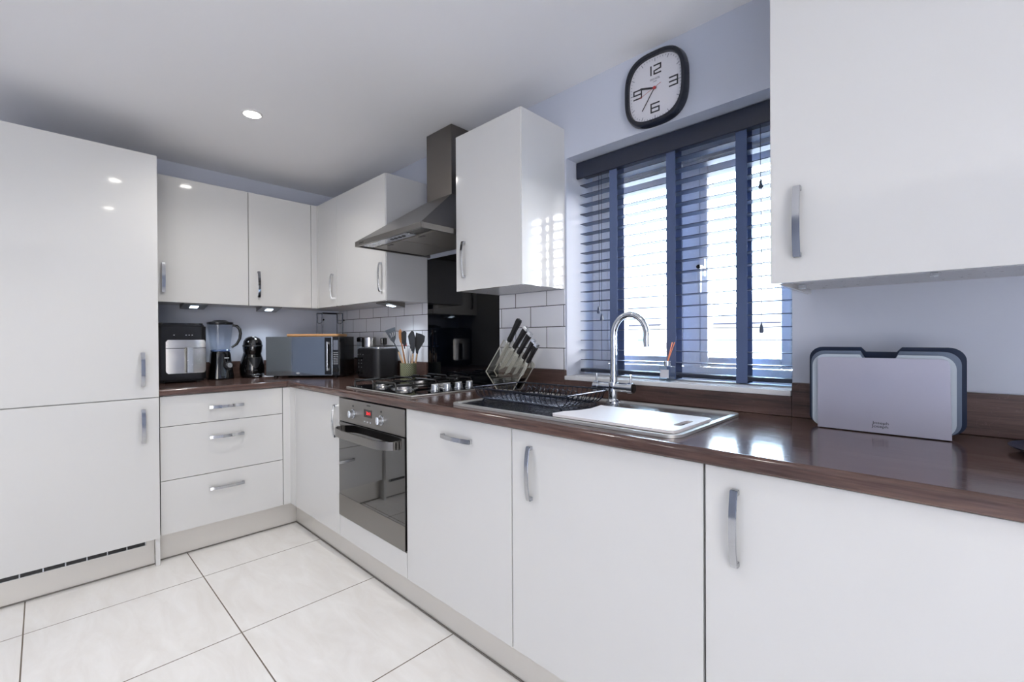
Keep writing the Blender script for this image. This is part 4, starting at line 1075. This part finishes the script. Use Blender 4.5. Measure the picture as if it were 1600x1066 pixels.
# daylight through the openings: portals guide the sky sampling
def portal(loc, rot, sx, sy):
    l = bpy.data.lights.new('portal', 'AREA'); l.shape = 'RECTANGLE'; l.size = sx; l.size_y = sy; l.cycles.is_portal = True
    o = bpy.data.objects.new('window_portal', l); COL.objects.link(o); o.location = loc; o.rotation_euler = rot
portal(((OX0+OX1)/2, .29, (OZ0+OZ1)/2), (-pi/2, 0, 0), OX1-OX0, OZ1-OZ0)
portal((RX+.13, (PY0+PY1)/2, PZ/2), (0, pi/2, 0), PZ, PY1-PY0)

# ------------------------------------------------------------------ world
wd = bpy.data.worlds.new('sky'); sc.world = wd; wd.use_nodes = True; nt = wd.node_tree
bg = nt.nodes['Background']
tc = nt.nodes.new('ShaderNodeTexCoord'); sp = nt.nodes.new('ShaderNodeSeparateXYZ'); cr = nt.nodes.new('ShaderNodeValToRGB')
nt.links.new(tc.outputs['Generated'], sp.inputs[0]); nt.links.new(sp.outputs[2], cr.inputs[0])
e = cr.color_ramp.elements; e[0].position = 0; e[0].color = (.72, .87, 1, 1); e[1].position = .8; e[1].color = (.44, .70, 1, 1)
mr = nt.nodes.new('ShaderNodeMapRange'); mr.inputs[1].default_value = .0; mr.inputs[2].default_value = .6; nt.links.new(sp.outputs[0], mr.inputs[0])
mxw = nt.nodes.new('ShaderNodeMix'); mxw.data_type = 'RGBA'; nt.links.new(mr.outputs[0], mxw.inputs[0]); nt.links.new(cr.outputs[0], mxw.inputs[6]); mxw.inputs[7].default_value = (1, .95, .90, 1)
nt.links.new(mxw.outputs[2], bg.inputs[0])
ms = nt.nodes.new('ShaderNodeMapRange'); ms.inputs[1].default_value = .0; ms.inputs[2].default_value = .5; ms.inputs[3].default_value = 7.5; ms.inputs[4].default_value = 54
nt.links.new(sp.outputs[1], ms.inputs[0]); nt.links.new(ms.outputs[0], bg.inputs[1])

# ------------------------------------------------------------------ camera
CX, CY, CZc, YAW, PIT, ROL, F = 3.5063, -1.6469, 1.1548, .8029, -.0051, -.0054, 708.57
fw = Vector((-cos(YAW), sin(YAW), 0)); rt = Vector((sin(YAW), cos(YAW), 0)); up = Vector((0,0,1))
fw, up = cos(PIT)*fw+sin(PIT)*up, cos(PIT)*up-sin(PIT)*fw
rt, up = cos(ROL)*rt+sin(ROL)*up, cos(ROL)*up-sin(ROL)*rt
cam = bpy.data.cameras.new('camera'); co = bpy.data.objects.new('camera', cam); COL.objects.link(co)
mw = Matrix.Identity(4)
for i, v in enumerate((rt, up, -fw)):
    for j in range(3): mw[j][i] = v[j]
mw.translation = (CX, CY, CZc); co.matrix_world = mw
cam.sensor_width = 36; cam.lens = F/1600*36; cam.clip_start = .02; cam.clip_end = 200
sc.camera = co

sc.view_settings.view_transform = 'Standard'; sc.view_settings.look = 'None'; sc.view_settings.gamma = 1; sc.view_settings.use_curve_mapping = False
sc.view_settings.exposure = .17
cy = sc.cycles; cy.use_denoising = True; cy.max_bounces = 10; cy.diffuse_bounces = 6; cy.glossy_bounces = 5; cy.transparent_max_bounces = 24
cy.caustics_reflective = False; cy.caustics_refractive = False; cy.sample_clamp_indirect = 6
try: cy.denoiser = 'OPENIMAGEDENOISE'; cy.denoising_input_passes = 'RGB_ALBEDO_NORMAL'
except Exception: pass
